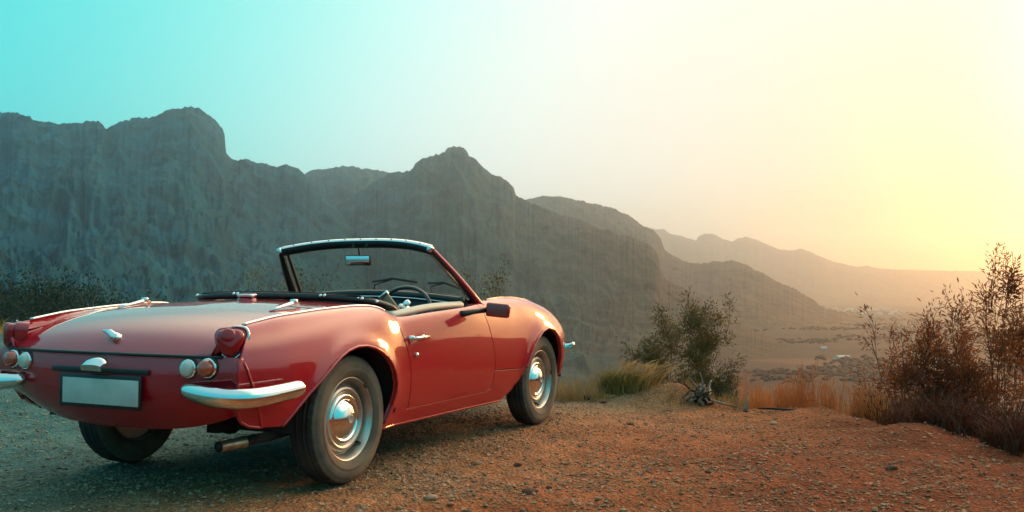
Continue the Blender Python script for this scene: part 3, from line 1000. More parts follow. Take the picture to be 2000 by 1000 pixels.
def panel(mb, surf, outline, step, holes=(), rim=0.014, flip=False, mat=0, eps=0.004, lip=0.002):
    """a sheet-metal panel cut out of a surface: outline and holes in the surface's own 2D coordinates; edges folded inwards"""
    loops = [np.array(outline)] + [np.array(h) for h in holes]
    pts, edges = [], []
    for lp in loops:
        b = len(pts)
        pts += [tuple(p) for p in lp]
        edges += [(b + i, b + (i + 1) % len(lp)) for i in range(len(lp))]
    lo, hi = loops[0].min(0), loops[0].max(0)
    gx, gy = np.arange(lo[0], hi[0], step[0]), np.arange(lo[1], hi[1], step[1])
    G = np.array([(a + (0.5 * step[0] if j % 2 else 0), b) for j, b in enumerate(gy) for a in gx])
    ok = inside(loops[0], G)
    for h in loops[1:]:
        ok &= ~inside(h, G)
    G = G[ok]
    B = np.array(pts)
    sc = np.array(step)
    keep = np.ones(len(G), bool)
    for i in range(0, len(B), 256):
        d = (((G[:, None] - B[None, i:i + 256]) / sc) ** 2).sum(-1).min(1)
        keep &= d > 0.35
    pts += [tuple(p) for p in G[keep]]
    r = delaunay_2d_cdt([Vector((p[0], p[1])) for p in pts], edges, [], 0, 1e-6)
    V2 = np.array([tuple(v) for v in r[0]])
    F = np.array([f for f in r[2] if len(f) == 3])
    c = V2[F].mean(1)
    ok = inside(loops[0], c)
    for h in loops[1:]:
        ok &= ~inside(h, c)
    F = F[ok]
    a, b = V2[:, 0], V2[:, 1]
    P = surf(a, b)
    du = (surf(a + eps, b) - surf(a - eps, b))
    dv = (surf(a, b + eps) - surf(a, b - eps))
    n = np.cross(du, dv)
    n /= np.maximum(np.linalg.norm(n, axis=1), 1e-12)[:, None]
    if flip or surf in (side_pt, rear_pt):
        n = -n
    fn = np.cross(P[F[:, 1]] - P[F[:, 0]], P[F[:, 2]] - P[F[:, 0]])
    bad = (fn * n[F].mean(1)).sum(1) < 0
    F[bad] = F[bad][:, ::-1]
    mb.add(P, [tuple(f) for f in F], True, mat, n)
    # folded edge
    cnt = {}
    for f in F:
        for i in range(3):
            e = (int(f[i]), int(f[(i + 1) % 3]))
            cnt[e] = 1
    be = [e for e in cnt if (e[1], e[0]) not in cnt]
    out = {}
    for i, j in be:
        d = P[j] - P[i]
        o = np.cross(d, n[i] + n[j])
        o /= max(np.linalg.norm(o), 1e-9)
        for k in (i, j):
            out[k] = out.get(k, 0) + o
    idx, vs, ns = {}, [], []
    for k, o in out.items():
        o = o / max(np.linalg.norm(o), 1e-9)
        idx[k] = len(vs)
        m = (o + n[k])
        m /= np.linalg.norm(m)
        vs += [P[k], P[k] + o * lip * 0.4 - n[k] * lip, P[k] + o * lip * 0.4 - n[k] * rim]
        ns += [n[k], m, o]
    fs = []
    for i, j in be:
        a_, b_ = idx[i], idx[j]
        fs += [(b_, a_, a_ + 1, b_ + 1), (b_ + 1, a_ + 1, a_ + 2, b_ + 2)]
    mb.add(vs, fs, True, mat, ns)
    return mb


def yz_loop(poly, st=0.015):
    """an outline given in (y, z) on the flank -> the flank's own coordinates"""
    q = dens(poly, st)
    return np.stack([q[:, 0], side_t(q[:, 0], q[:, 1])], -1)


car = empty('sports_car')
tag(car, 'red open-top vintage sports car parked on the gravel lot', 'car')

SIDE_STEP = (0.028, 0.035)
CR = 0.0015
rear_arch = [(-0.474, 0.308), (-0.40, 0.378), (-0.351, 0.424), (-0.28, 0.482), (-0.214, 0.530), (-0.16, 0.562), (-0.10, 0.586), (-0.03, 0.600), (0.04, 0.599), (0.10, 0.588), (0.156, 0.568), (0.21, 0.538), (0.25, 0.506),
             (0.285, 0.465), (0.307, 0.42), (0.315, 0.37), (0.308, 0.31), (0.288, 0.252), (0.262, 0.2055)]
front_arch = [(1.56, 0.2055), (1.65, 0.250), (1.73, 0.31), (1.79, 0.378), (1.83, 0.44), (1.88, 0.50), (1.94, 0.548), (2.02, 0.588), (2.11, 0.605), (2.20, 0.590), (2.27, 0.550), (2.32, 0.495), (2.355, 0.43), (2.37, 0.36), (2.375, 0.29)]
tail_edge = [(-0.600, 0.7075), (-0.635, 0.678), (-0.668, 0.632), (-0.690, 0.588), (-0.706, 0.57), (-0.712, 0.45), (-0.700, 0.385), (-0.675, 0.345), (-0.635, 0.325), (-0.575, 0.315)]
door_rear = [(0.372, 0.7205), (0.392, 0.66), (0.418, 0.60), (0.446, 0.541), (0.466, 0.47), (0.478, 0.40), (0.487, 0.33), (0.492, 0.274)]
door_front = [(1.262, 0.7655), (1.300, 0.70), (1.340, 0.60), (1.366, 0.53), (1.384, 0.47), (1.392, 0.42), (1.394, 0.372), (1.391, 0.320), (1.378, 0.290), (1.345, 0.276)]
G_ = 0.0042          # half a shut line


def crest_line(y0, y1, st=0.015):
    n = max(2, int(abs(y1 - y0) / st))
    return [(y, crest_z(y) - 1e-4) for y in np.linspace(y0, y1, n)]


# --- body shell: rear wings, sills, deck, tail panel
body = MB()
def wing_outline(edge):
    return edge[::-1][:-1] + crest_line(-0.600, 0.372) + [(y - G_, z) for y, z in door_rear[1:]] + [(0.492 - G_, 0.270)] + [(0.7, 0.270), (1.0, 0.272), (1.34, 0.2725), (1.384, 0.287), (1.396, 0.320)] + [(1.399, 0.372), (1.399, 0.3865), (1.60, 0.380), (1.786, 0.372)] + front_arch[:3][::-1] + [(1.3, 0.206), (0.9, 0.206), (0.5, 0.206)] + rear_arch[::-1]


tail_edge_left = [(-0.600, 0.7075), (-0.635, 0.678), (-0.668, 0.632), (-0.690, 0.588), (-0.700, 0.57), (-0.690, 0.49), (-0.655, 0.445), (-0.610, 0.405), (-0.575, 0.362), (-0.545, 0.337), (-0.500, 0.318)]
body_left = MB()
panel(body_left, side_pt, yz_loop(wing_outline(tail_edge_left), 0.012), SIDE_STEP, rim=0.02)
panel(body, side_pt, yz_loop(wing_outline(tail_edge), 0.012), SIDE_STEP, rim=0.02)
# thin roll along the foot of the sill
body.tube([(max_x(y) - tuck(y) - 0.006, y, 0.2035) for y in np.linspace(0.28, 1.55, 40)], 0.008, 8)
# rolled lip of the rear wheel opening and of the tail edge
lipl = yz_loop(rear_arch, 0.012)[:-1]
lp = side_pt(lipl[:, 0], lipl[:, 1])
arch_n = next(i for i in range(len(lp)) if lp[i][1] > 0.25 and lp[i][2] < 0.22)
for m_ in (body, body_left):
    m_.tube(lp[:arch_n], 0.0065, 8)
    if m_ is body_left:
        m_.tube([(max_x(y) - tuck(y) - 0.006, y, 0.2035) for y in np.linspace(0.28, 1.55, 40)], 0.008, 8)
_o = body_left.mirrored()
_b = len(body.v)
body.v += _o.v
body.f += [tuple(_b + i for i in q) for q in _o.f]
body.s += _o.s
body.m += _o.m
body.n.update({_b + i: n for i, n in _o.n.items()})
# rear deck with the boot opening; strip between deck and crest
lid = smooth_poly([(0.560, -0.700), (0.545, -0.52), (0.530, -0.25), (0.505, -0.030), (0.36, -0.012), (-0.36, -0.012), (-0.505, -0.030), (-0.530, -0.25), (-0.545, -0.52), (-0.560, -0.700)], 2)
xs = np.linspace(0.560, -0.560, 41)
lid = [(0.558, -0.60), (0.552, -0.45), (0.540, -0.28), (0.524, -0.13), (0.508, -0.066), (0.48, -0.036), (0.44, -0.022)] + [(x, -0.018 + 0.0 * x) for x in np.linspace(0.38, -0.38, 20)] + \
      [(-0.44, -0.022), (-0.48, -0.036), (-0.508, -0.066), (-0.524, -0.13), (-0.540, -0.28), (-0.552, -0.45), (-0.558, -0.60)] + [(x, rear_y(x) + 0.004) for x in np.linspace(-0.562, 0.562, 40)]
deck = [(crest_x(y), y) for y in np.linspace(-0.600, 0.372, 50)] + [(0.60, 0.40), (0.572, 0.36), (0.53, 0.315), (0.45, 0.285), (0.3, 0.268), (0.0, 0.26), (-0.3, 0.268), (-0.45, 0.285), (-0.53, 0.315), (-0.572, 0.36), (-0.60, 0.40)] + \
       [(-crest_x(y), y) for y in np.linspace(0.372, -0.600, 50)] + [(-0.590, -0.66), (-0.580, rear_y(0.58))] + [(x, rear_y(x) + 0.0) for x in np.linspace(-0.562, 0.562, 30)] + [(0.580, rear_y(0.58)), (0.590, -0.66)]


def off(poly, d):
    """moves a closed outline outwards by d"""
    P = np.array(poly, float)
    A = 0.5 * np.sum(P[:, 0] * np.roll(P[:, 1], -1) - np.roll(P[:, 0], -1) * P[:, 1])
    t_ = np.roll(P, -1, 0) - np.roll(P, 1, 0)
    t_ /= np.maximum(np.linalg.norm(t_, axis=1), 1e-9)[:, None]
    nn = np.stack([t_[:, 1], -t_[:, 0]], -1) * (1 if A > 0 else -1)
    return P + nn * d


lid_hole = dens(lid, 0.025)
# the deck has to stay one closed ring: a 2 mm bridge of deck metal runs behind the lid's rear edge
deck_out = dens(deck, 0.02)
for i in range(len(deck_out)):
    if deck_out[i][1] < -0.62 and abs(deck_out[i][0]) < 0.575:
        deck_out[i][1] -= 0.006
panel(body, top_pt, deck_out, (0.03, 0.03), holes=[off(lid_hole, G_)], rim=0.02)
# tail panel
tp = [(x, 0.0) for x in np.linspace(-0.618, 0.618, 60)] + [(0.628, s) for s in np.linspace(0.05, 0.95, 24)] + [(x, 1.0) for x in np.linspace(0.618, -0.618, 60)] + [(-0.628, s) for s in np.linspace(0.95, 0.05, 24)]
panel(body, rear_pt, tp, (0.03, 0.06), rim=0.02, mat=0, flip=False)
# the wings' ends folded round to meet the tail panel
for sx in (1, -1):
    e1 = [(y, z) for y, z in dens((tail_edge if sx > 0 else tail_edge_left)[3:], 0.01) if y < -0.55 and z < 0.60]
    e1 = [p for i, p in enumerate(e1) if i < len(e1) - 1]
    pts = []
    for y, z in e1:
        if z > 0.588 + 1e-6:
            continue
        p = side_pt(np.array([y]), side_t(np.array([y]), np.array([z])))[0]
        pts.append(p)
    pts = [p for p in pts if p[1] < -0.56]
    ring = []
    for p in pts:
        s = np.clip((0.59 - p[2]) / (0.59 - (0.285 + 0.10 * (0.61 / 0.62) ** 3)), 0, 1)
        q = rear_pt(np.array([0.612]), np.array([s]))[0]
        ring.append((p, (p * 0.45 + q * 0.55) + np.array([0.010, -0.006, 0]), q + np.array([0, 0.004, 0])))
    vs = [np.array([c[0] * sx, c[1], c[2]]) for rg in ring for c in rg]
    fs = []
    for i in range(len(ring) - 1):
        for k in range(2):
            q = (i * 3 + k, i * 3 + k + 1, (i + 1) * 3 + k + 1, (i + 1) * 3 + k)
            fs.append(q if sx < 0 else q[::-1])
    body.add(vs, fs, True)
    body.tube([np.array([p[0] * sx, p[1], p[2]]) for p in pts], 0.006, 8)
body_shell = body.build('body_shell', [PAINT], car)

# --- boot lid
b = MB()
panel(b, top_pt, dens(lid, 0.02), (0.03, 0.03), rim=0.02)
lid_in = off(lid, -0.012)
boot = b.build('boot_lid', [PAINT], car)
seal = MB()
seal.tube([rear_pt(np.array([x]), np.array([-0.010]))[0] + np.array([0, -0.002, -0.003]) for x in np.linspace(-0.575, 0.575, 50)], 0.0075, 8, flat=0.9)
seal.build('boot_seal', [BLACK], boot)
# hinges: chrome strips lying on the deck
for sx in (1, -1):
    h = MB()
    P = [top_pt(np.array([sx * x]), np.array([y]))[0] + np.array([0, 0, dz]) for x, y, dz in ((0.435, -0.26, 0.003), (0.435, -0.20, 0.009), (0.435, -0.14, 0.014), (0.435, -0.09, 0.020), (0.435, -0.06, 0.010))]
    h.tube(P, [0.005, 0.009, 0.012, 0.013, 0.008], 10, flat=0.7, up=(0, 0, 1))
    c = top_pt(np.array([sx * 0.435]), np.array([-0.095]))[0]
    h.lathe([(-0.016, 0.0), (-0.016, 0.010), (0.016, 0.010), (0.016, 0.0)], c + np.array([0, 0, 0.024]), (1, 0, 0), 14)
    h.build('boot_hinge', [CHROME], boot)
# boot handle (a chrome T grip lying on the sloping lid)
h = MB()
c = top_pt(np.array([0.0]), np.array([-0.690]))[0]
nrm = np.array([0, -0.70, 0.71])
h.lathe([(0, 0.020), (0.004, 0.022), (0.012, 0.017), (0.022, 0.013), (0.030, 0.0)], c + np.array([0.018, 0, 0]), nrm, 18)
a0 = c + nrm * 0.020
h.tube([a0 + np.array([0.030, -0.004, -0.012]), a0 + np.array([0.012, 0, -0.004]), a0 + np.array([-0.020, 0.010, 0.010]), a0 + np.array([-0.062, 0.014, 0.016])], [0.010, 0.016, 0.014, 0.005], 12, flat=0.75, up=nrm)
h.build('boot_handle', [CHROME], boot)

# --- doors
for sx in (1, -1):
    d = MB()
    fr = [(y - G_, z) for y, z in door_front]
    rr_ = [(y + G_, z) for y, z in door_rear]
    out = crest_line(0.372 + G_, 1.262 - G_) + fr[1:] + [(1.20, 0.2755), (0.9, 0.2755), (0.6, 0.2755), (0.52, 0.2755)] + rr_[::-1][:-1]
    panel(d, side_pt, yz_loop(out, 0.012), SIDE_STEP, rim=0.03)
    # top edge rolled inwards, inner lining
    ys = np.linspace(0.39, 1.245, 30)
    cr = [np.array([crest_x(y), y, crest_z(y)]) for y in ys]
    vs = [p + np.array(o) for p in cr for o in ((0, 0, 0), (-0.016, 0, -0.001), (-0.022, 0, -0.03))]
    fs = [((i + 1) * 3 + k, (i + 1) * 3 + k + 1, i * 3 + k + 1, i * 3 + k) for i in range(29) for k in range(2)]
    d.add(vs, [q[::-1] for q in fs], True)
    if sx < 0:
        d = d.mirrored()
    door = d.build('door', [PAINT], car)
    k = MB()
    vs = []
    for y in ys:
        p = np.array([crest_x(y) - 0.022, y, crest_z(y) - 0.012])
        vs += [p, p + np.array([-0.012, 0, -0.25]), p + np.array([-0.012, 0, -0.5])]
    k.add(vs, [(i * 3 + j, i * 3 + j + 1, (i + 1) * 3 + j + 1, (i + 1) * 3 + j) for i in range(29) for j in range(2)], True)
    if sx < 0:
        k = k.mirrored()
    k.build('door_lining', [VINYL], door)
    k = MB()
    k.tube([(crest_x(y) - 0.052, y, crest_z(y) + 0.004 + 0.014 * math.sin(PI * min(1, max(0, (y - 0.40) / 0.8)))) for y in np.linspace(0.42, 1.15, 24)], 0.026, 12, flat=0.75, up=(0, 0, 1))
    if sx < 0:
        k = k.mirrored()
    k.build('door_capping', [CREAM], door)
    k = MB()
    base = side_pt(np.array([0.468]), side_t(np.array([0.468]), np.array([0.612])))[0]
    tip = side_pt(np.array([0.600]), side_t(np.array([0.600]), np.array([0.614])))[0]
    k.lathe([(0, 0.015), (0.006, 0.015), (0.012, 0.012), (0.024, 0.009), (0.03, 0.0)], base, (1, 0, 0.15), 16)
    k.tube([base + np.array([0.022, -0.006, 0]), base + np.array([0.030, 0.02, 0.001]), (base + tip) / 2 + np.array([0.033, 0, 0.002]), tip + np.array([0.030, -0.01, 0.002]), tip + np.array([0.024, 0.004, 0.0])], [0.006, 0.010, 0.0095, 0.009, 0.005], 10, flat=0.9)
    k.lathe([(0, 0.012), (0.006, 0.012), (0.010, 0.009), (0.012, 0.0)], tip + np.array([-0.001, -0.012, 0]), (1, 0, 0.15), 12)
    if sx < 0:
        k = k.mirrored()
    k.build('door_handle', [CHROME], door)
    k = MB()
    c = side_pt(np.array([0.520]), side_t(np.array([0.520]), np.array([0.530])))[0]
    k.lathe([(0, 0.012), (0.005, 0.0125), (0.008, 0.010), (0.009, 0.0)], c, (1, 0, 0), 16)
    if sx < 0:
        k = k.mirrored()
    k.build('door_lock', [CHROME], door)

# --- one-piece bonnet with the front wings
bn = MB()
bo = crest_line(1.262 + G_, 2.84) + [(2.86, 0.46), (2.84, 0.40), (2.76, 0.33), (2.60, 0.295), (2.48, 0.288)] + front_arch[3:][::-1] + [(1.786, 0.379), (1.60, 0.387), (1.399, 0.3935)] + [(y + G_, z) for y, z in door_front[:6][::-1]][:-1]
bo = [p for p in bo]
panel(bn, side_pt, yz_loop(bo, 0.012), SIDE_STEP, rim=0.02)
fl = yz_loop(front_arch[3:], 0.012)
keepf = [i for i in range(len(fl)) if not (0.28 < side_pt(fl[i:i + 1, 0], fl[i:i + 1, 1])[0][2] < 0.40 and 1.80 < fl[i, 0] < 2.34)]
lp = side_pt(fl[keepf, 0], fl[keepf, 1])
bn.tube(lp[:-1], 0.0065, 8)
bn.mirror_x()
xk0 = crest_x(1.30)
bt = [(x, 1.40 - 0.115 * (abs(x) / xk0) ** 3) for x in np.linspace(-xk0, xk0, 40)] + [(crest_x(y), y) for y in np.linspace(1.30, 2.84, 70)] + [(x, 2.85) for x in np.linspace(0.3, -0.3, 12)] + [(-crest_x(y), y) for y in np.linspace(2.84, 1.30, 70)]
panel(bn, top_pt, dens(bt, 0.03), (0.04, 0.04), rim=0.02)
# nose below the leading edge
bn.grid(lambda u, v: ((u - 0.5) * 1.16, 2.66 + 0.20 * (1 - (2 * u - 1) ** 2) + 0.02 * math.sin(PI * v), 0.56 - 0.26 * v), 30, 6)
bonnet = bn.build('bonnet', [PAINT], car)
# scuttle between bonnet and windscreen
sc_ = MB()
so = [(x, 1.395 - 0.115 * (abs(x) / xk0) ** 3) for x in np.linspace(-xk0, xk0, 40)][::-1] + [(-0.645, 1.262), (-0.60, 1.235)] + [(x, 1.235) for x in np.linspace(-0.56, 0.56, 20)] + [(0.60, 1.235), (0.645, 1.262)]
panel(sc_, top_pt, dens(so, 0.025), (0.03, 0.03), rim=0.02)
sc_.build('scuttle', [PAINT], car)

# --- bright beading along the tops of the wings
for sx in (1, -1):
    w = MB()
    w.tube([(sx * crest_x(y), y, crest_z(y) + 0.003) for y in np.linspace(-0.606, 0.335, 60)], 0.0068, 8, flat=0.8, up=(0, 0, 1))
    w.build('wing_beading', [CHROME], car)
    w = MB()
    w.tube([(sx * crest_x(y), y, crest_z(y) + 0.002) for y in np.linspace(1.44, 2.60, 60)], 0.005, 8, flat=0.7, up=(0, 0, 1))
    w.build('wing_beading', [PAINT], car)

# --- underside, wheel wells, axle
u = MB()
u.box((0, 1.02, 0.235), (1.16, 1.35, 0.05))
u.box((0, 2.25, 0.32), (0.75, 1.0, 0.05))
u.box((0, -0.16, 0.375), (0.86, 0.78, 0.06))
u.box((0, 0.0, 0.28), (1.05, 0.06, 0.06))
u.lathe([(-0.07, 0.02), (-0.06, 0.08), (0.0, 0.10), (0.06, 0.08), (0.07, 0.02)], (0, 0, 0.27), (0, 1, 0), 16)
for sx in (1, -1):
    u.box((sx * 0.30, 0.10, 0.285), (0.06, 1.1, 0.06))
u.build('underbody', [UNDER], car)
for cy in (0.0, 2.108):
    for sx in (1, -1):
        ww = MB()
        prof = []
        for k in range(25):
            a = PI * (0.0 + 1.0 * k / 24)
            prof.append((0.385 * math.cos(a) - 0.03, 0.36 * math.sin(a)))
        vs = []
        for c, s in prof:
            z = min(0.27 + s, crest_z(cy + c) - 0.02)
            xo = min(0.695, max_x(cy + c) - 0.022)
            vs += [(sx * xo, cy + c, z), (sx * 0.40, cy + c, z)]
        fs = [(i * 2, i * 2 + 1, i * 2 + 3, i * 2 + 2) for i in range(24)]
        ww.add(vs, fs, True)
        ww.add([vs[i * 2 + 1] for i in range(25)], [tuple(range(25))], False)
        ww.build('wheel_well', [UNDER], car)

# --- wheels (built once at the origin, outer face towards +x)
tyre_r, tyre_c = 0.283, 0.281


def tyre_mesh():
    t = MB()
    n = 168
    prof = [(-0.052, 0.176), (-0.060, 0.186), (-0.069, 0.205), (-0.073, 0.228), (-0.070, 0.250), (-0.062, 0.266), (-0.056, 0.2735), (-0.050, 0.277), (-0.042, 0.2805),
            (-0.031, 0.2822), (-0.0295, 0.276), (-0.0265, 0.276), (-0.025, 0.2826), (-0.009, 0.283), (-0.0075, 0.277), (-0.0045, 0.277), (-0.003, 0.283), (0.003, 0.283), (0.0045, 0.277), (0.0075, 0.277), (0.009, 0.283),
            (0.025, 0.2826), (0.0265, 0.276), (0.0295, 0.276), (0.031, 0.2822), (0.042, 0.2805), (0.050, 0.277), (0.056, 0.2735), (0.062, 0.266), (0.0655, 0.2575), (0.0675, 0.2560), (0.070, 0.250), (0.0725, 0.238), (0.0735, 0.228), (0.0728, 0.218), (0.0738, 0.2165), (0.0735, 0.213),
            (0.070, 0.203), (0.064, 0.190), (0.060, 0.1855), (0.056, 0.182), (0.050, 0.176)]
    vs, fs, mats = [], [], []
    for h, r in prof:
        for k in range(n):
            a = 2 * PI * k / n
            rr2 = r
            hh = h
            if r > 0.2735 and abs(h) > 0.033:
                if (k // 2) % 2:
                    rr2 -= 0.0045
            vs.append((hh, rr2 * math.cos(a), rr2 * math.sin(a)))
    f1, f2 = [], []
    for i in range(len(prof) - 1):
        side = min(prof[i][1], prof[i + 1][1]) < 0.2680
        for k in range(n):
            k2 = (k + 1) % n
            q = (i * n + k, i * n + k2, (i + 1) * n + k2, (i + 1) * n + k)
            (f2 if side else f1).append(q)
    b0 = len(t.v)
    t.add(vs, f1, True, 0)
    t.f += [tuple(b0 + i for i in q) for q in f2]
    t.s += [True] * len(f2)
    t.m += [1] * len(f2)
    return t


ty = tyre_mesh()
rm = MB()
rm.lathe([(0.050, 0.178), (0.0545, 0.1835), (0.0575, 0.182), (0.0575, 0.178), (0.050, 0.1735), (0.044, 0.168), (0.030, 0.164), (0.014, 0.162), (0.004, 0.158), (0.002, 0.152), (0.010, 0.149), (0.022, 0.146),
          (0.033, 0.138), (0.037, 0.130), (0.034, 0.122), (0.028, 0.116), (0.020, 0.108), (0.010, 0.100), (0.006, 0.06), (0.006, 0.0)], (0, 0, 0), (1, 0, 0), 72)
rm.lathe([(0.050, 0.178), (0.00, 0.168), (-0.05, 0.170), (-0.052, 0.178)], (0, 0, 0), (1, 0, 0), 48)
rm.add([(-0.03, 0.168 * math.cos(2 * PI * k / 32), 0.168 * math.sin(2 * PI * k / 32)) for k in range(32)], [tuple(range(32))], False)
vv = MB()
vv.tube([(0.012, 0.10, -0.112), (0.034, 0.104, -0.116), (0.046, 0.106, -0.119)], [0.006, 0.005, 0.004], 8)
vw = MB()
vw.box((0.058, 0.117, 0.1345), (0.006, 0.03, 0.008), Matrix.Rotation(R(-48), 3, 'X'), 0.002)
hc = MB()
hc.lathe([(0.018, 0.112), (0.022, 0.1135), (0.028, 0.1125), (0.034, 0.107), (0.037, 0.101), (0.0365, 0.095), (0.032, 0.0895), (0.030, 0.086), (0.034, 0.082), (0.044, 0.070), (0.053, 0.054), (0.0585, 0.038), (0.061, 0.024), (0.0615, 0.021)], (0, 0, 0), (1, 0, 0), 56)
hc.lathe([(0.0600, 0.021), (0.0645, 0.0205), (0.0655, 0.017), (0.0640, 0.014), (0.0645, 0.0), ], (0, 0, 0), (1, 0, 0), 28, mat=1)
BADGE = principled("enamel_badge", (0.42, 0.40, 0.36), 0.3, 0.5)
proto = None
for cy, sx in ((0.0, 1), (2.108, 1), (0.0, -1), (2.108, -1)):
    if proto is None:
        wh = rm.build('wheel', [RIM], car)
        kids = [ty.build('tyre', [RUBBER, SIDEWALL], wh), hc.build('hub_cap', [CHROME, BADGE], wh), vv.build('valve', [BLACK], wh), vw.build('balance_weight', [BLACK], wh)]
        proto = (wh, kids)
    else:
        wh = proto[0].copy()
        COL.objects.link(wh)
        for c in proto[1]:
            c2 = c.copy()
            COL.objects.link(c2)
            c2.parent = wh
    wh.parent = car
    wh.location = (sx * 0.611, cy, tyre_c)
    wh.rotation_euler = ({(0.0, 1): R(0), (2.108, 1): R(-38), (0.0, -1): R(60), (2.108, -1): R(20)}[(cy, sx)], 0, 0 if sx > 0 else PI)

# --- tail lamps at the wing ends
for sx in (1, -1):
    nf = Vector((0.66, -0.72, 0.12)).normalized()          # the way the lamp faces
    e1 = Vector((nf.y * -1, nf.x, 0)).normalized()         # along the lamp, from inner rear to outer front
    e1 = Vector((0.72, 0.66, 0)).normalized()
    e2 = nf.cross(e1)
    if e2.z < 0:
        e2 = -e2
    C0 = Vector((0.588, -0.676, 0.645))
    D = [(-0.060, 0.042), (-0.045, 0.056), (-0.02, 0.060), (0.030, 0.060), (0.052, 0.054), (0.062, 0.036), (0.060, 0.012), (0.046, -0.022), (0.026, -0.052), (0.004, -0.064), (-0.022, -0.058), (-0.044, -0.036), (-0.058, -0.004), (-0.062, 0.022)]
    D = smooth_poly(D, 2)
    pl = MB()
    n_ = len(D)
    ring = []
    for dep, sc2 in ((-0.05, 1.02), (-0.004, 1.0), (0.004, 0.93), (0.010, 0.70), (0.012, 0.30)):
        ring.append([C0 + e1 * (p[0] * sc2) + e2 * (p[1] * sc2) + nf * dep for p in D])
    vs = [p for rg in ring for p in rg]
    fs = [(i * n_ + k, i * n_ + (k + 1) % n_, (i + 1) * n_ + (k + 1) % n_, (i + 1) * n_ + k) for i in range(4) for k in range(n_)]
    fs.append(tuple(4 * n_ + k for k in range(n_)))
    pl.add(vs, fs, True)
    if sx < 0:
        pl = pl.mirrored()
    lamp = pl.build('tail_lamp', [PAINT], car)
    rg = MB()
    k0 = max(range(n_), key=lambda i: D[i][1] - 0.3 * abs(D[i][0]))
    Dr = [D[(k0 + i) % n_] for i in range(int(n_ * 0.62))]
    rg.tube([C0 + e1 * p[0] + e2 * p[1] + nf * 0.004 for p in Dr], [0.0068 * min(1, 0.3 + 0.12 * min(i, len(Dr) - 1 - i)) for i in range(len(Dr))], 8)
    if sx < 0:
        rg = rg.mirrored()
    rg.build('chrome_ring', [CHROME], lamp)
    ln = MB()
    lens_rings = []
    for dep, sc2 in ((0.000, 0.86), (0.014, 0.85), (0.024, 0.80), (0.032, 0.68), (0.037, 0.50), (0.039, 0.25)):
        lens_rings.append([C0 + e1 * (p[0] * sc2 - 0.006) + e2 * (p[1] * sc2 - 0.002) + nf * (dep + 0.006) for p in D])
    ln.add([p for rg_ in lens_rings for p in rg_], [(i * n_ + k, i * n_ + (k + 1) % n_, (i + 1) * n_ + (k + 1) % n_, (i + 1) * n_ + k) for i in range(5) for k in range(n_)] + [tuple(5 * n_ + k for k in range(n_))], True)
    ln.lathe([(-0.02, 0.030), (0.002, 0.030), (0.007, 0.027), (0.010, 0.020), (0.0115, 0.010), (0.012, 0.0)], C0 + e1 * -0.014 + e2 * 0.020 + nf * 0.036, nf, 32)
    if sx < 0:
        ln = ln.mirrored()
    ln.build('lens', [RLENS], lamp)
    for xx, mt, r0, nm in ((0.524, ALENS, 0.034, 'indicator_lamp'), (0.438, CLENS, 0.032, 'reversing_lamp')):
        c = rear_pt(np.array([xx]), np.array([0.17]))[0]
        ax = Vector((0.10, -1, 0.02)).normalized()
        bz = MB()
        bz.lathe([(-0.012, r0 + 0.004), (0.006, r0 + 0.005), (0.011, r0 + 0.002), (0.010, r0 - 0.003)], c, ax, 28)
        bz.lathe([(-0.02, r0 + 0.010), (0.001, r0 + 0.010), (0.002, r0 + 0.002)], c, ax, 28, mat=1)
        if sx < 0:
            bz = bz.mirrored()
        bzo = bz.build(nm, [CHROME, BLACK], car)
        bl = MB()
        if nm == 'indicator_lamp':
            bl.lathe([(0.004, r0), (0.020, r0 - 0.001), (0.032, r0 - 0.005), (0.038, r0 - 0.012), (0.040, 0.0)], c, ax, 28)
        else:
            pr = []
            for q in range(9):
                rr3 = r0 * (1 - q / 9.0)
                hh = 0.010 + 0.020 * math.sqrt(max(0, 1 - (rr3 / r0) ** 2))
                pr += [(hh, rr3), (hh + 0.002, rr3 - r0 / 18)]
            pr.append((0.031, 0.0))
            bl.lathe([(0.004, r0)] + pr, c, ax, 28)
        if sx < 0:
            bl = bl.mirrored()
        bl.build('lens', [mt], bzo)

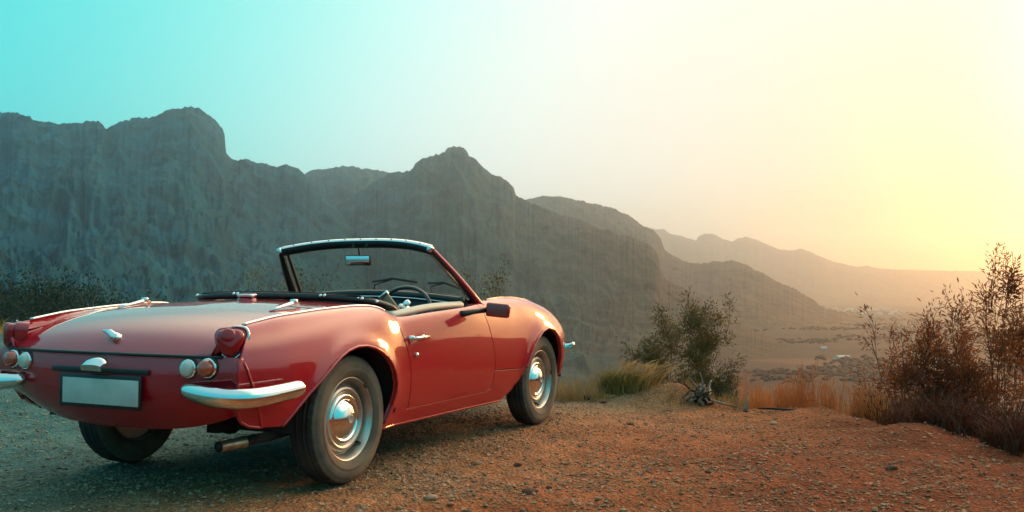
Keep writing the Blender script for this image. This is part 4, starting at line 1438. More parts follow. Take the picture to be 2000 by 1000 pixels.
# --- quarter bumpers
for sx in (1, -1):
    path = [(0.430, -0.752), (0.490, -0.778), (0.56, -0.793), (0.625, -0.790), (0.676, -0.765), (0.710, -0.720), (0.728, -0.66), (0.738, -0.58), (0.745, -0.50), (0.748, -0.445)]
    fx = fcurve([(i / 9, p[0]) for i, p in enumerate(path)], 0.05)
    fy = fcurve([(i / 9, p[1]) for i, p in enumerate(path)], 0.05)
    zc_ = fcurve([(0, 0.466), (0.4, 0.444), (0.6, 0.440), (1.0, 0.462)], 0.12)
    hh_ = fcurve([(0, 0.024), (0.06, 0.031), (0.3, 0.037), (0.5, 0.038), (0.8, 0.036), (0.95, 0.034), (1, 0.026)], 0.03)
    bu = MB()
    m_ = 60
    rows = []
    for i in range(m_):
        s_ = i / (m_ - 1)
        P = np.array([fx(s_), fy(s_), zc_(s_)])
        T = np.array([fx(s_ + 0.01) - fx(s_ - 0.01), fy(s_ + 0.01) - fy(s_ - 0.01), 0])
        T /= np.linalg.norm(T)
        O = np.array([T[1], -T[0], 0])
        endf = min(1.0, math.sqrt(max(0.0, 1 - ((abs(s_ - 0.5) - 0.46) / 0.04) ** 2))) if abs(s_ - 0.5) > 0.46 else 1.0
        endf = max(endf, 0.06)
        row = []
        for k in range(13):
            a = -PI / 2 + PI * k / 12
            row.append(P + O * (0.030 * (math.cos(a) ** 0.9 if math.cos(a) > 0 else 0) * (0.4 + 0.6 * endf) - 0.004) + np.array([0, 0, hh_(s_) * endf * math.sin(a)]))
        row.append(P + O * -0.012 + np.array([0, 0, hh_(s_) * endf * 0.9]))
        row.insert(0, P + O * -0.012 + np.array([0, 0, -hh_(s_) * endf * 0.9]))
        rows.append(row)
    w_ = len(rows[0])
    bu.add([p for rw in rows for p in rw], [(i * w_ + k, (i + 1) * w_ + k, (i + 1) * w_ + k + 1, i * w_ + k + 1) for i in range(m_ - 1) for k in range(w_ - 1)], True)
    if sx < 0:
        bu = bu.mirrored()
    bo_ = bu.build('rear_bumper', [CHROME], car)
    br = MB()
    br.box((sx * 0.56, -0.745, 0.445), (0.05, 0.09, 0.035), None, 0.006)
    br.build('bracket', [BLACK], bo_)
    # front bumper, one end of it shows ahead of the nose
    fb = MB()
    pth = [(sx * x, y, z) for x, y, z in ((0.02, 2.99, 0.42), (0.25, 2.985, 0.42), (0.42, 2.95, 0.425), (0.54, 2.89, 0.432), (0.61, 2.82, 0.445), (0.64, 2.76, 0.46), (0.645, 2.71, 0.475))]
    fb.tube(pth, [0.010] * 5 + [0.008, 0.004], 12, flat=3.0, up=(0, 0, 1))
    fb.build('front_bumper', [CHROME], car)

# --- number plate, its backing and lamp
pb = MB()
pb.box((0.014, -0.772, 0.442), (0.436, 0.010, 0.132), None, 0.004)
pb.box((0.0, -0.762, 0.523), (0.52, 0.008, 0.020), None, 0.003)
pb.box((-0.16, -0.758, 0.442), (0.03, 0.03, 0.05))
pb.box((0.19, -0.758, 0.442), (0.03, 0.03, 0.05))
plate_o = pb.build('number_plate', [BLACK], car)
pp = MB()
pp.box((0.022, -0.7795, 0.441), (0.405, 0.004, 0.101), None, 0.0018)
pp.build('plate_face', [PLATE], plate_o)
pl = MB()
rows = []
for i in range(15):
    s_ = i / 14
    xx = -0.054 + 0.108 * s_
    wv = max(0.12, math.sqrt(max(0.0, 1 - (2 * s_ - 1) ** 2 * 0.92)))
    rows.append([(xx + 0.003, -0.752, 0.548 + 0.026 * wv), (xx + 0.003, -0.775, 0.548 + 0.029 * wv), (xx + 0.003, -0.798, 0.545 + 0.022 * wv), (xx + 0.003, -0.812, 0.540 + 0.008 * wv), (xx + 0.003, -0.806, 0.5235), (xx + 0.003, -0.752, 0.5235)])
pl.add([p for r_ in rows for p in r_], [((i + 1) * 6 + k, i * 6 + k, i * 6 + k + 1, (i + 1) * 6 + k + 1) for i in range(14) for k in range(5)], True)
pl.add(rows[0], [(0, 1, 2, 3, 4, 5)], False)
pl.add(rows[-1], [(5, 4, 3, 2, 1, 0)], False)
pl.build('plate_lamp', [CHROME], car, sharp=50)

# --- fuel filler on the deck
ff = MB()
c = top_pt(np.array([0.0]), np.array([0.115]))[0]
ff.lathe([(-0.01, 0.048), (0.006, 0.046), (0.014, 0.036), (0.016, 0.033), (0.018, 0.034)], c, (0, 0, 1), 28, mat=1)
ff.lathe([(0.017, 0.036), (0.018, 0.0465), (0.026, 0.048), (0.030, 0.045), (0.031, 0.0)], c, (0, 0, 1), 28)
ff.box(c + np.array([0.040, -0.02, 0.022]), (0.026, 0.02, 0.014), None, 0.004)
ff.build('fuel_filler', [ALU, PAINT], car, sharp=45)

# --- folded hood packed round the back of the cockpit
hd = MB()
hp = [(-0.545, 0.62, 0.775), (-0.555, 0.50, 0.785), (-0.535, 0.40, 0.797), (-0.46, 0.325, 0.806), (-0.34, 0.295, 0.811), (-0.15, 0.275, 0.815), (0.1, 0.275, 0.815), (0.30, 0.290, 0.811), (0.45, 0.325, 0.803), (0.530, 0.375, 0.791), (0.562, 0.43, 0.774), (0.580, 0.49, 0.756), (0.586, 0.53, 0.742)]
f3 = [fcurve([(i / 12, p[k]) for i, p in enumerate(hp)], 0.035) for k in range(3)]
hs = np.linspace(0, 1, 90)
hd.tube([(f3[0](s), f3[1](s), f3[2](s) - 0.003) for s in hs], [0.030 * min(1, 0.35 + 6 * min(s, 1 - s)) for s in hs], 16, flat=0.62, up=(0, 0, 1))
hood_o = hd.build('folded_hood', [VINYL], car)
pi_ = MB()
pi_.tube([(f3[0](s), f3[1](s) - 0.022 * math.cos((s - .5) * 2.6), f3[2](s) + 0.016) for s in np.linspace(0.03, 0.97, 80)], 0.0035, 6)
pi_.build('piping', [BLACK], hood_o)
for s in (0.22, 0.40, 0.60, 0.72, 0.80):
    st_ = MB()
    c = np.array([f3[0](s), f3[1](s) - 0.030, f3[2](s) + 0.006])
    st_.lathe([(0, 0.008), (0.004, 0.008), (0.006, 0.005), (0.007, 0.0)], c + np.array([0.012, 0, 0]), (0.2, -1, 0.5), 12)
    st_.lathe([(0, 0.008), (0.004, 0.008), (0.006, 0.005), (0.007, 0.0)], c + np.array([-0.012, 0, 0]), (0.2, -1, 0.5), 12)
    st_.build('press_stud', [CHROME], hood_o)

# --- cockpit tub, dash, seats
tb = MB()
tb.box((0, 0.78, 0.262), (1.20, 1.25, 0.02))
tb.box((0, 0.19, 0.47), (1.20, 0.02, 0.56), Matrix.Rotation(R(-12), 3, 'X'))
tb.box((0, 1.42, 0.48), (1.24, 0.02, 0.50))
tb.box((0, 0.85, 0.33), (0.20, 1.2, 0.16), None, 0.03)
tb.build('cockpit_tub', [VINYL], car)
ds = MB()
ds.grid(lambda u, v: ((u - 0.5) * 1.24, 1.20 - 0.03 * math.sin(v * PI) + 0.05 * (2 * u - 1) ** 2 * 0, 0.60 + 0.20 * v - 0.028 * (2 * u - 1) ** 2 * v), 30, 8)
dash = ds.build('dashboard', [VINYL], car)
rl = MB()
rl.tube([(x, 1.205, 0.818 - 0.040 * (x / 0.6) ** 2) for x in np.linspace(-0.60, 0.60, 40)], 0.028, 12, flat=0.8, up=(0, 0, 1))
rl.build('crash_roll', [VINYL], dash)
rl = MB()
rl.tube([(x, 1.172, 0.803 - 0.040 * (x / 0.6) ** 2) for x in np.linspace(-0.55, 0.58, 40)], 0.0045, 8)
rl.build('bright_strip', [CHROME], dash)
dt = MB()
dt.grid(lambda u, v: ((u - 0.5) * 1.22, 1.21 + 0.28 * v * (1 - 0.55 * (2 * u - 1) ** 2), 0.835 - 0.045 * (2 * u - 1) ** 2 - 0.012 * v), 30, 6)
dt.build('dash_top', [VINYL], dash)
for gx in (-0.08, 0.08):
    gg = MB()
    gg.lathe([(0, 0.045), (0.012, 0.045), (0.014, 0.040), (0.009, 0.038), (0.009, 0.0)], (gx, 1.168, 0.70), (0, -1, 0.1), 24)
    gg.build('dial', [CHROME], dash)
for sx in (1, -1):
    se = MB()
    se.box((sx * 0.31, 0.66, 0.36), (0.44, 0.46, 0.13), None, 0.045, seg=3)
    se.box((sx * 0.31, 0.43, 0.53), (0.44, 0.12, 0.42), Matrix.Rotation(R(16), 3, 'X'), 0.05, seg=3)
    se.build('seat', [VINYL], car)

# --- steering wheel
sw = MB()
SC = Vector((0.322, 0.985, 0.680))
sn = Vector((0, -1, 0.42)).normalized()
s1_ = Vector((1, 0, 0))
s2_ = sn.cross(s1_)
if s2_.z < 0:
    s2_ = -s2_
sw.tube([SC + s1_ * (0.190 * math.cos(a)) + s2_ * (0.190 * math.sin(a)) for a in np.linspace(0, 2 * PI, 64, endpoint=False)], 0.0105, 12, closed=True)
stw = sw.build('steering_wheel', [WOOD], car)
for a in (R(-90), R(30), R(150)):
    spk = MB()
    d_ = s1_ * math.cos(a) + s2_ * math.sin(a)
    spk.tube([SC - sn * 0.03 + d_ * 0.03, SC - sn * 0.015 + d_ * 0.10, SC + d_ * 0.188], [0.012, 0.010, 0.007], 8, flat=0.35, up=sn)
    spk.build('spoke', [ALU], stw)
hb = MB()
hb.lathe([(-0.05, 0.02), (-0.045, 0.045), (-0.02, 0.042), (-0.012, 0.03), (-0.010, 0.0)], SC, sn, 24)
hb.tube([SC - sn * 0.05, SC - sn * 0.25], 0.02, 10)
hb.build('boss', [BLACK], stw)

# --- seat belt hung at the back of the driver's door
sb = MB()
Rb = Matrix.Rotation(R(-38), 3, 'Y') @ Matrix.Rotation(R(8), 3, 'X')
for i in range(4):
    sb.box(Vector((0.500, 0.605, 0.772)) + Rb @ Vector((0, 0, -0.0)) + Rb @ Vector((0, -0.004 * i, 0)) + Rb @ Vector((-0.021 + 0.014 * i, 0, 0)), (0.011, 0.012, 0.115), Rb, 0.003)
WEB = principled("tan_webbing", (0.40, 0.27, 0.17), 0.7)
belt = sb.build('seat_belt', [WEB], car)
bk = MB()
bk.box(Vector((0.500, 0.595, 0.772)) + Rb @ Vector((0, 0, 0.055)), (0.060, 0.018, 0.020), Rb, 0.005)
bk.build('buckle', [CHROME], belt)
bk = MB()
bk.box((0.545, 0.655, 0.752), (0.055, 0.05, 0.035), Matrix.Rotation(R(20), 3, 'Y'), 0.012)
bk.lathe([(0, 0.02), (0.012, 0.02), (0.016, 0.012), (0.017, 0)], (0.562, 0.655, 0.772), (-0.2, -0.7, 0.6), 16)
bk.build('anchor_plate', [CHROME], belt)

# --- windscreen
def ws_top(s):
    return Vector((0.494 * s, 1.005 + 0.085 * (1 - abs(s) ** 2.4), 1.062 + 0.046 * (1 - abs(s) ** 2.6)))


def ws_bot(s):
    return Vector((0.625 * s, 1.335 + 0.15 * (1 - abs(s) ** 2.2), 0.757 + 0.062 * (1 - abs(s) ** 2.2)))


fr = MB()
ss = np.linspace(-1, 1, 41)
fr.tube([ws_top(s) + Vector((0, 0.004, -0.008)) for s in ss], 0.017, 10, flat=1.5, up=(0, -0.6, 1))
fr.tube([ws_bot(s) for s in ss], 0.014, 8, flat=0.9)
for sx in (1, -1):
    a_, b_ = ws_top(sx), ws_bot(sx)
    d_ = (b_ - a_)
    pth = [a_ + d_ * t_ + Vector((sx * 0.010 * math.sin(PI * t_), 0, 0)) for t_ in np.linspace(-0.02, 1.04, 16)]
    fr.tube(pth, [0.022 + 0.008 * max(0, t_ - 0.3) for t_ in np.linspace(0, 1, 16)], 12, flat=0.6, up=(1 * sx, 0.35, 0.3))
frame = fr.build('windscreen_frame', [BLACK], car)
for sx in (1, -1):
    a_, b_ = ws_top(sx), ws_bot(sx)
    pm = MB()
    pm.tube([a_ + (b_ - a_) * t_ + Vector((sx * (0.010 + 0.010 * math.sin(PI * t_)), -0.002, 0.004)) for t_ in np.linspace(0.0, 1.03, 16)], [0.013 + 0.010 * t_ for t_ in np.linspace(0, 1, 16)], 10, flat=0.7, up=(1 * sx, 0.1, 0.5))
    pm.build('pillar', [PAINT], frame)
hdr = MB()
hdr.tube([ws_top(s) + Vector((0, -0.004, 0.014)) for s in np.linspace(-1.015, 1.015, 41)], 0.016, 10, flat=0.42, up=(0, -0.55, 1))
for s in np.linspace(-0.85, 0.85, 9):
    hdr.lathe([(0, 0.004), (0.002, 0.0035), (0.003, 0.0)], ws_top(s) + Vector((0, -0.012, 0.0185)), (0, -0.5, 1), 8, mat=1)
for s in (-1.0, 1.0):
    hdr.box(ws_top(s) + Vector((0.004 * s, -0.008, -0.001)), (0.030, 0.034, 0.034), Matrix.Rotation(R(20 * s), 3, 'Y'), 0.008)
hdr.build('header_rail', [ALU, BLACK], frame)
sl_ = MB()
inn = [ws_top(s) * 0.955 + ws_bot(s) * 0.045 for s in np.linspace(-0.93, 0.93, 30)]
low = [ws_top(s) * 0.03 + ws_bot(s) * 0.97 for s in np.linspace(0.945, -0.945, 30)]
right_ = [ws_top(0.945 + 0.0 * t) * (1 - t) + ws_bot(0.945) * t for t in np.linspace(0.07, 0.95, 14)]
left_ = [ws_top(-0.945) * (1 - t) + ws_bot(-0.945) * t for t in np.linspace(0.95, 0.07, 14)]
sl_.tube(inn + right_ + low + left_, 0.0095, 8, closed=True)
sl_.build('rubber_seal', [BLACK], frame)
for sx in (1, -1):
    ft = MB()
    ft.tube([ws_top(sx * 0.965) * (1 - t) + ws_bot(sx * 0.965) * t + Vector((0, -0.018, 0)) for t in np.linspace(0.08, 0.97, 12)], 0.005, 8)
    ft.build('pillar_trim', [ALU], frame)
gl = MB()
gl.grid(lambda u, v: tuple(ws_top(2 * u - 1) * (1 - v) + ws_bot(2 * u - 1) * v), 25, 9)
gl.build('glass', [GLASS], frame)

# wipers on the glass
for wx, tipx, basex in ((0.02, 0.20, -0.14), (0.42, 0.60, 0.27)):
    wi = MB()
    on = lambda s, v: ws_top(s) * (1 - v) + ws_bot(s) * v + Vector((0, 0.016, 0.012))
    wi.tube([on(basex * 1.6, 0.80), on(wx * 1.6, 0.735), on(tipx * 1.5, 0.80)], 0.006, 6, flat=1.3)
    wi.tube([on(basex * 1.6 - 0.05, 0.99), on(basex * 1.6, 0.86), on(wx * 1.6, 0.745)], 0.005, 6)
    wo = wi.build('wiper', [BLACK], car)

# inside mirror
rv = MB()
RC_ = Vector((-0.028, 1.10, 1.008))
Rr = Matrix.Rotation(R(6), 3, 'Z') @ Matrix.Rotation(R(3), 3, 'X')
rv.box(RC_, (0.160, 0.016, 0.060), Rr, 0.007)
rv.tube([RC_ + Vector((0.006, 0.004, 0.026)), RC_ + Vector((0.006, -0.01, 0.07)), RC_ + Vector((0.004, -0.02, 0.092))], 0.0038, 8)
rvo = rv.build('rear_view_mirror', [BLACK], car)
rg_ = MB()
rg_.box(RC_ + Rr @ Vector((0, -0.0085, 0)), (0.146, 0.002, 0.048), Rr, 0.0008)
rg_.build('mirror_glass', [MIRRORG], rvo)
for ox in (-0.045, 0.050):
    vs_ = MB()
    vs_.lathe([(0, 0.008), (0.02, 0.008), (0.024, 0)], ws_top(ox * 1.9) + Vector((0, -0.012, -0.012)), (0, -0.7, -1), 10)
    vs_.build('visor_clip', [BLACK], frame)

# door mirror
dm = MB()
MC = Vector((0.815, 1.185, 0.735))
Rm = Matrix.Rotation(R(12), 3, 'Z') @ Matrix.Rotation(R(5), 3, 'Y')
dm.box(MC, (0.130, 0.050, 0.076), Rm, 0.014, seg=3)
dmo = dm.build('door_mirror', [PAINT], car)
da = MB()
bs = side_pt(np.array([1.04]), side_t(np.array([1.04]), np.array([0.715])))[0]
da.tube([bs + np.array([-0.01, -0.02, 0.0]), bs + np.array([0.012, 0.0, 0.004]), bs + np.array([0.035, 0.05, 0.012]), np.array(MC) + np.array([-0.060, -0.004, 0.002])], [0.018, 0.017, 0.014, 0.016], 10)
da.build('mirror_arm', [BLACK], dmo)
dg = MB()
dg.box(MC + Rm @ Vector((0, -0.0255, 0)), (0.112, 0.002, 0.060), Rm, 0.0009)
dg.build('mirror_glass', [principled("painted_reflection", (0.22, 0.07, 0.07), 0.25, 0.3)], dmo)  # what the glass reflects is painted on as a dull red

# --- exhaust
ex = MB()
ex.tube([(0.520, -0.66, 0.243), (0.515, -0.50, 0.243), (0.50, -0.36, 0.240), (0.46, -0.1, 0.24), (0.40, 0.5, 0.235)], 0.021, 14)
exo = ex.build('exhaust_pipe', [UNDER], car)
ex2 = MB()
ex2.lathe([(0.0, 0.0215), (0.13, 0.0215), (0.135, 0.025), (0.145, 0.025), (0.147, 0.02)], (0.522, -0.665, 0.243), (0, 1, 0), 20)
ex2.lathe([(0.0, 0.0195), (0.08, 0.0185), (0.081, 0.0)], (0.522, -0.665, 0.243), (0, 1, 0), 20, mat=1)
ex2.build('tail_trim', [STEEL, UNDER], exo)
# ================================================================== plants, stones, far houses
BARK = mottled("grey_brown_bark", (0.10, 0.075, 0.05), (0.05, 0.035, 0.025), 30, (0.8, 0.95))
DARKBARK = mottled("dark_bark", (0.055, 0.032, 0.02), (0.03, 0.018, 0.012), 30, (0.8, 0.95))
DRYWOOD = mottled("weathered_wood", (0.36, 0.25, 0.16), (0.14, 0.085, 0.05), 18, (0.75, 0.95))
LEAF_G = leaf_mat("olive_leaves", (0.065, 0.062, 0.018), (0.17, 0.12, 0.038), 0.45)
LEAF_R = leaf_mat("russet_leaves", (0.12, 0.036, 0.012), (0.33, 0.095, 0.024), 0.55)
LEAF_D = leaf_mat("dark_scrub_leaves", (0.014, 0.034, 0.026), (0.045, 0.085, 0.055), 0.30, 1.2)
LEAF_M = leaf_mat("red_brown_scrub", (0.055, 0.016, 0.007), (0.12, 0.035, 0.012), 0.35, 2.0)
GRASS_Y = leaf_mat("dry_straw_grass", (0.22, 0.14, 0.05), (0.46, 0.31, 0.13), 0.45, 2.5)
GRASS_O = leaf_mat("orange_dry_grass", (0.27, 0.085, 0.022), (0.50, 0.19, 0.055), 0.50, 2.5)
GRASS_G = leaf_mat("green_gold_grass", (0.13, 0.11, 0.026), (0.42, 0.29, 0.085), 0.45, 3.0)


def leaves_mesh(name, P, D, L, W, mat, parent, rng, kind=None):
    """long thin folded leaves: base P, direction D, length L, width W"""
    n = len(P)
    D = D / np.maximum(np.linalg.norm(D, axis=1), 1e-9)[:, None]
    rnd = rng.normal(size=(n, 3))
    S = np.cross(D, rnd)
    S /= np.maximum(np.linalg.norm(S, axis=1), 1e-9)[:, None]
    U = np.cross(S, D)
    L = L[:, None]
    W = W[:, None]
    tip = P + D * L - U * L * 0.18
    mid = P + D * L * 0.45
    V = np.stack([P, mid + S * W * 0.5 + U * W * 0.15, tip, mid - S * W * 0.5 + U * W * 0.15], 1).reshape(-1, 3)
    b = np.arange(n)[:, None] * 4
    F = np.concatenate([b + np.array([0, 1, 2]), b + np.array([0, 2, 3])], 0)
    o = np_mesh(name, V, F, mat, parent, smooth=False)
    if kind:
        o['kind'] = kind
    return o


def grow(rng, base, d, length, radius, level, out, tips, spread=0.55, up=0.25, wig=0.22, nsub=(2, 4)):
    """branch skeleton: appends polylines with radii, and twig points"""
    n = 6
    p = np.array(base, float)
    d = np.array(d, float)
    pts, rad = [p.copy()], [radius]
    for i in range(n):
        d = d + rng.normal(size=3) * wig * 0.5 + np.array([0, 0, up * 0.25])
        d /= np.linalg.norm(d)
        p = p + d * length / n
        pts.append(p.copy())
        rad.append(radius * (1 - 0.62 * (i + 1) / n))
    out.append((pts, rad))
    if level <= 0:
        for k in range(2, n + 1):
            tips.append((pts[k], d.copy()))
        return
    m = rng.randint(nsub[0], nsub[1] + 1)
    for k in range(m):
        t = 0.40 + 0.60 * (k + rng.rand()) / m
        i = min(n, max(1, int(t * n)))
        dd = d + rng.normal(size=3) * spread
        dd[2] = abs(dd[2]) * 0.8 + up * 0.4
        dd /= np.linalg.norm(dd)
        grow(rng, pts[i], dd, length * (0.55 + 0.25 * rng.rand()), rad[i] * 0.68, level - 1, out, tips, spread, up, wig, nsub)


def plant(name, label, cat, loc, h, stems, levels, seed, n_leaf, leaf, bark, lm, lean=0.35, spread=0.55, up=0.25, group=None, trunk_r=0.018, cluster=0.05, zmin=0.0, nsub=(2, 4), crown='crown', spiky=0.6, wig=0.22, base_r=0.05, first=0.45, width=None):
    rng = np.random.RandomState(seed)
    o = empty(name, loc)
    tag(o, label, cat, group)
    out, tips, owner = [], [], []
    for s in range(stems):
        a = 2 * PI * (s + rng.rand() * 0.7) / stems
        d = np.array([lean * math.cos(a) * (0.4 + rng.rand()), lean * math.sin(a) * (0.4 + rng.rand()), 1.0])
        d /= np.linalg.norm(d)
        grow(rng, (base_r * math.cos(a), base_r * math.sin(a), -0.05), d, h * (first + 0.12 * rng.rand()), trunk_r, levels, out, tips, spread, up, wig, nsub)
        owner += [s] * (len(out) - len(owner))
    zmax = max(p[2] for p, _ in tips)
    k = h / zmax
    kx = k
    if width:
        ext = np.percentile(np.hypot(*np.array([t[0][:2] for t in tips]).T), 92)
        kx = width / ext
    K = np.array([kx, kx, k])
    for s_ in range(stems):
        tm = MB()
        for (pts, rad), w in zip(out, owner):
            if w == s_:
                tm.tube([np.array(p) * K for p in pts], [max(0.0015, r) for r in rad], 6 if rad[0] > 0.006 else 4, cap=False)
        tm.build('stem' if stems > 1 else 'trunk', [bark], o)
    tips = [t for t in tips if t[0][2] >= zmin * zmax]
    idx = rng.randint(0, len(tips), n_leaf)
    TP = np.array([t[0] for t in tips])[idx] * K
    TD = np.array([t[1] for t in tips])[idx]
    off_ = rng.normal(size=(n_leaf, 3)) * cluster
    P = TP + off_
    D = TD * spiky + off_ / cluster * 0.45 + rng.normal(size=(n_leaf, 3)) * 0.35
    leaves_mesh(crown, P, D, leaf[0] * (0.6 + 0.7 * rng.rand(n_leaf)), leaf[1] * (0.7 + 0.6 * rng.rand(n_leaf)), lm, o, rng)
    return o


def on_ground(px, r):
    x, y = at_dist(px, r)
    return (x, y, float(ground_z(x, y)))


# tall thin tree and the bush at the right
L0 = on_ground(1938, 8.6)
plant('slender_tree', 'slender tall tree with bare forked stems and russet feathery top at right', 'tree', L0, 1.17 - L0[2], 3, 4, 5, 4200, (0.046, 0.009), DARKBARK, LEAF_R, lean=0.26, spread=0.62, up=0.26, trunk_r=0.020, cluster=0.028, zmin=0.60, nsub=(2, 3), first=0.48, width=0.44)
L0 = on_ground(1830, 8.0)
plant('bush', 'dense reddish brown bush with narrow leaves in front of the slender tree', 'bush', L0, 0.86 - L0[2], 7, 4, 12, 9500, (0.046, 0.010), DARKBARK, LEAF_R, lean=0.20, spread=0.60, up=0.16, trunk_r=0.013, cluster=0.028, zmin=0.16, wig=0.3, nsub=(2, 4), first=0.42, width=0.47)
L0 = on_ground(2060, 7.2)
plant('bush', 'twiggy red bush reaching into the picture at its right edge', 'bush', L0, 0.62 - L0[2], 4, 3, 31, 4000, (0.05, 0.010), DARKBARK, LEAF_R, lean=0.6, spread=0.6, up=0.2, trunk_r=0.012, cluster=0.06, nsub=(2, 3))
# olive tree in the middle
L0 = on_ground(1366, 10.2)
plant('small_tree', 'open olive green tree with thin bare limbs on the slope beyond the gravel', 'tree', L0, 0.80 - L0[2], 5, 4, 23, 25000, (0.034, 0.011), BARK, LEAF_G, lean=0.24, spread=0.58, up=0.18, trunk_r=0.022, cluster=0.032, zmin=0.34, nsub=(2, 3), first=0.42, wig=0.3, width=0.56)
L0 = on_ground(1330, 9.0)
plant('low_shrub', 'low dark green shrub at the foot of the olive tree', 'shrub', L0, -0.02 - L0[2], 7, 2, 44, 4500, (0.034, 0.011), BARK, LEAF_D, lean=0.7, trunk_r=0.010, cluster=0.07)
L0 = on_ground(1425, 9.2)
plant('low_shrub', 'small brown shrub right of the olive tree trunk', 'shrub', L0, -0.10 - L0[2], 6, 2, 45, 2800, (0.034, 0.010), BARK, LEAF_G, lean=0.6, trunk_r=0.010, cluster=0.07)
# behind the front wing and the windscreen
L0 = on_ground(948, 13.5)
plant('small_tree', 'loose green tree behind the front wing of the car', 'tree', L0, 1.22 - L0[2], 4, 4, 61, 9000, (0.045, 0.016), BARK, LEAF_G, lean=0.10, spread=0.42, up=0.32, trunk_r=0.03, cluster=0.045, nsub=(2, 3), first=0.42, zmin=0.3, width=0.42)
L0 = on_ground(548, 15.5)
plant('shrub', 'small yellow green shrub just left of the windscreen pillar', 'shrub', L0, 1.12 - L0[2], 4, 2, 71, 2500, (0.055, 0.02), BARK, LEAF_G, lean=0.3, trunk_r=0.015, cluster=0.10)
L0 = on_ground(620, 17.0)
plant('shrub', 'low olive shrub seen through the left part of the windscreen', 'shrub', L0, 0.86 - L0[2], 5, 2, 72, 2500, (0.055, 0.02), BARK, LEAF_G, lean=0.5, trunk_r=0.015, cluster=0.10)
rng0 = np.random.RandomState(99)
spots = []
for i in range(40):
    px = -120 + 640 * ((i * 0.618034 + 0.13) % 1.0)
    r = 20 + 26 * rng0.rand()
    spots.append((px, r, 0.75 + 0.75 * rng0.rand()))
for i, (px, r, hh) in enumerate(spots):
    L0 = on_ground(px, r)
    plant('hillside_shrub', 'dark green shrub among the scrub on the slope left behind the car', 'shrub', L0, hh + (0.4 if px < 260 else 0.0), 6, 2, 200 + i, 1100, (0.09, 0.04), BARK, LEAF_D, lean=0.75, trunk_r=0.016, cluster=0.12, group='shrubs on the slope behind the car')


# ---------------------------------------------------------------- grass
def blades(name, pts, H, bend, W, mat, rng, parent=None, seed_head=0.0, lean=(0, 0), jitter=0.35, head_len=0.25):
    n = len(pts)
    a = rng.rand(n) * 2 * PI
    dirx, diry = np.cos(a) * jitter + lean[0], np.sin(a) * jitter + lean[1]
    H = np.asarray(H)
    lev = np.array([0, 0.35, 0.7, 0.88, 1.0])
    wid = np.array([1.0, 0.8, 0.55, 0.5, 0.08])
    if seed_head:
        wid = np.array([0.8, 0.6, 0.5, seed_head, 0.2])
    sa = rng.rand(n) * 2 * PI
    sx, sy = np.cos(sa), np.sin(sa)
    V = np.zeros((n, 10, 3))
    for k in range(5):
        t = lev[k]
        cx = pts[:, 0] + dirx * H * (0.35 * t + bend * t ** 2.5)
        cy = pts[:, 1] + diry * H * (0.35 * t + bend * t ** 2.5)
        cz = pts[:, 2] + H * (t - 0.30 * bend * t ** 3)
        w = W * wid[k] * 0.5
        V[:, 2 * k] = np.stack([cx - sx * w, cy - sy * w, cz], -1)
        V[:, 2 * k + 1] = np.stack([cx + sx * w, cy + sy * w, cz], -1)
    b = np.arange(n)[:, None] * 10
    F = np.concatenate([b + np.array([2 * k, 2 * k + 1, 2 * k + 3, 2 * k + 2]) for k in range(4)], 0)
    return np_mesh(name, V.reshape(-1, 3), F, mat, parent, smooth=True)


def patch(n, px0, px1, r0, r1, rng, clump=0.0, edge_rel=False):
    px = px0 + (px1 - px0) * rng.rand(n)
    if clump:
        cn = max(4, int(n / clump))
        cp = px0 + (px1 - px0) * rng.rand(cn)
        cr = rng.rand(cn)
        ci = rng.randint(0, cn, n)
        px = np.clip(cp[ci] + rng.normal(size=n) * 7, px0 - 12, px1 + 12)
        rr = r0 + (r1 - r0) * np.clip(cr[ci] + rng.normal(size=n) * 0.06, 0, 1)
    else:
        rr = r0 + (r1 - r0) * rng.rand(n)
    az = np.array([px_dir(p, 560)[0] for p in px])
    if edge_rel:
        rr = rr + r_edge(az)
    x, y = CAM_POS[0] + rr * np.sin(az), CAM_POS[1] + rr * np.cos(az)
    return np.stack([x, y, ground_z(x, y) - 0.01], -1)


rg = np.random.RandomState(5)
P = patch(1700, 1082, 1190, -0.12, 0.75, rg, 17, True)
o = blades('dry_grass', P, (0.05 + 0.22 * rg.rand(len(P)) ** 1.3) * (1.0 + 0.9 * noise2(P[:, 0] * 4, P[:, 1] * 4)), 0.5, 0.0042, GRASS_Y, rg)
tag(o, 'pale dry grass growing beside the front wheel', 'grass', kind='stuff')
P = patch(3800, 1450, 1735, -0.05, 0.9, rg, 24, True)
H = (0.05 + 0.22 * rg.rand(len(P))) * np.clip(0.95 + 0.95 * noise2(P[:, 0] * 3.1, P[:, 1] * 3.1 + 4), 0.35, 1.5)
o = blades('tall_orange_grass', P, H, 0.25, 0.0042, GRASS_O, rg, jitter=0.22, seed_head=1.1)
tag(o, 'tall upright orange dry grass along the edge of the gravel', 'grass', kind='stuff')
P = patch(900, 1290, 1470, -0.15, 0.6, rg, 30, True)
o = blades('sparse_grass', P, 0.05 + 0.10 * rg.rand(len(P)), 0.6, 0.0045, GRASS_Y, rg)
tag(o, 'short sparse dry grass round the brush pile', 'grass', kind='stuff')
P = np.concatenate([patch(4200, 1720, 2080, -0.10, 1.1, rg, 26, True), patch(2600, 2080, 4600, -0.10, 1.3, rg, 26, True)])
o = blades('red_undergrowth', P, (0.07 + 0.20 * rg.rand(len(P))) * np.clip(1.0 + 0.9 * noise2(P[:, 0] * 3, P[:, 1] * 3), 0.3, 1.6), 0.7, 0.0055, LEAF_M, rg, jitter=0.6)
tag(o, 'dark red brown undergrowth under the bushes at right', 'undergrowth', kind='stuff')
P = patch(3000, -300, 700, -1.0, 9.0, rg, 26, True)
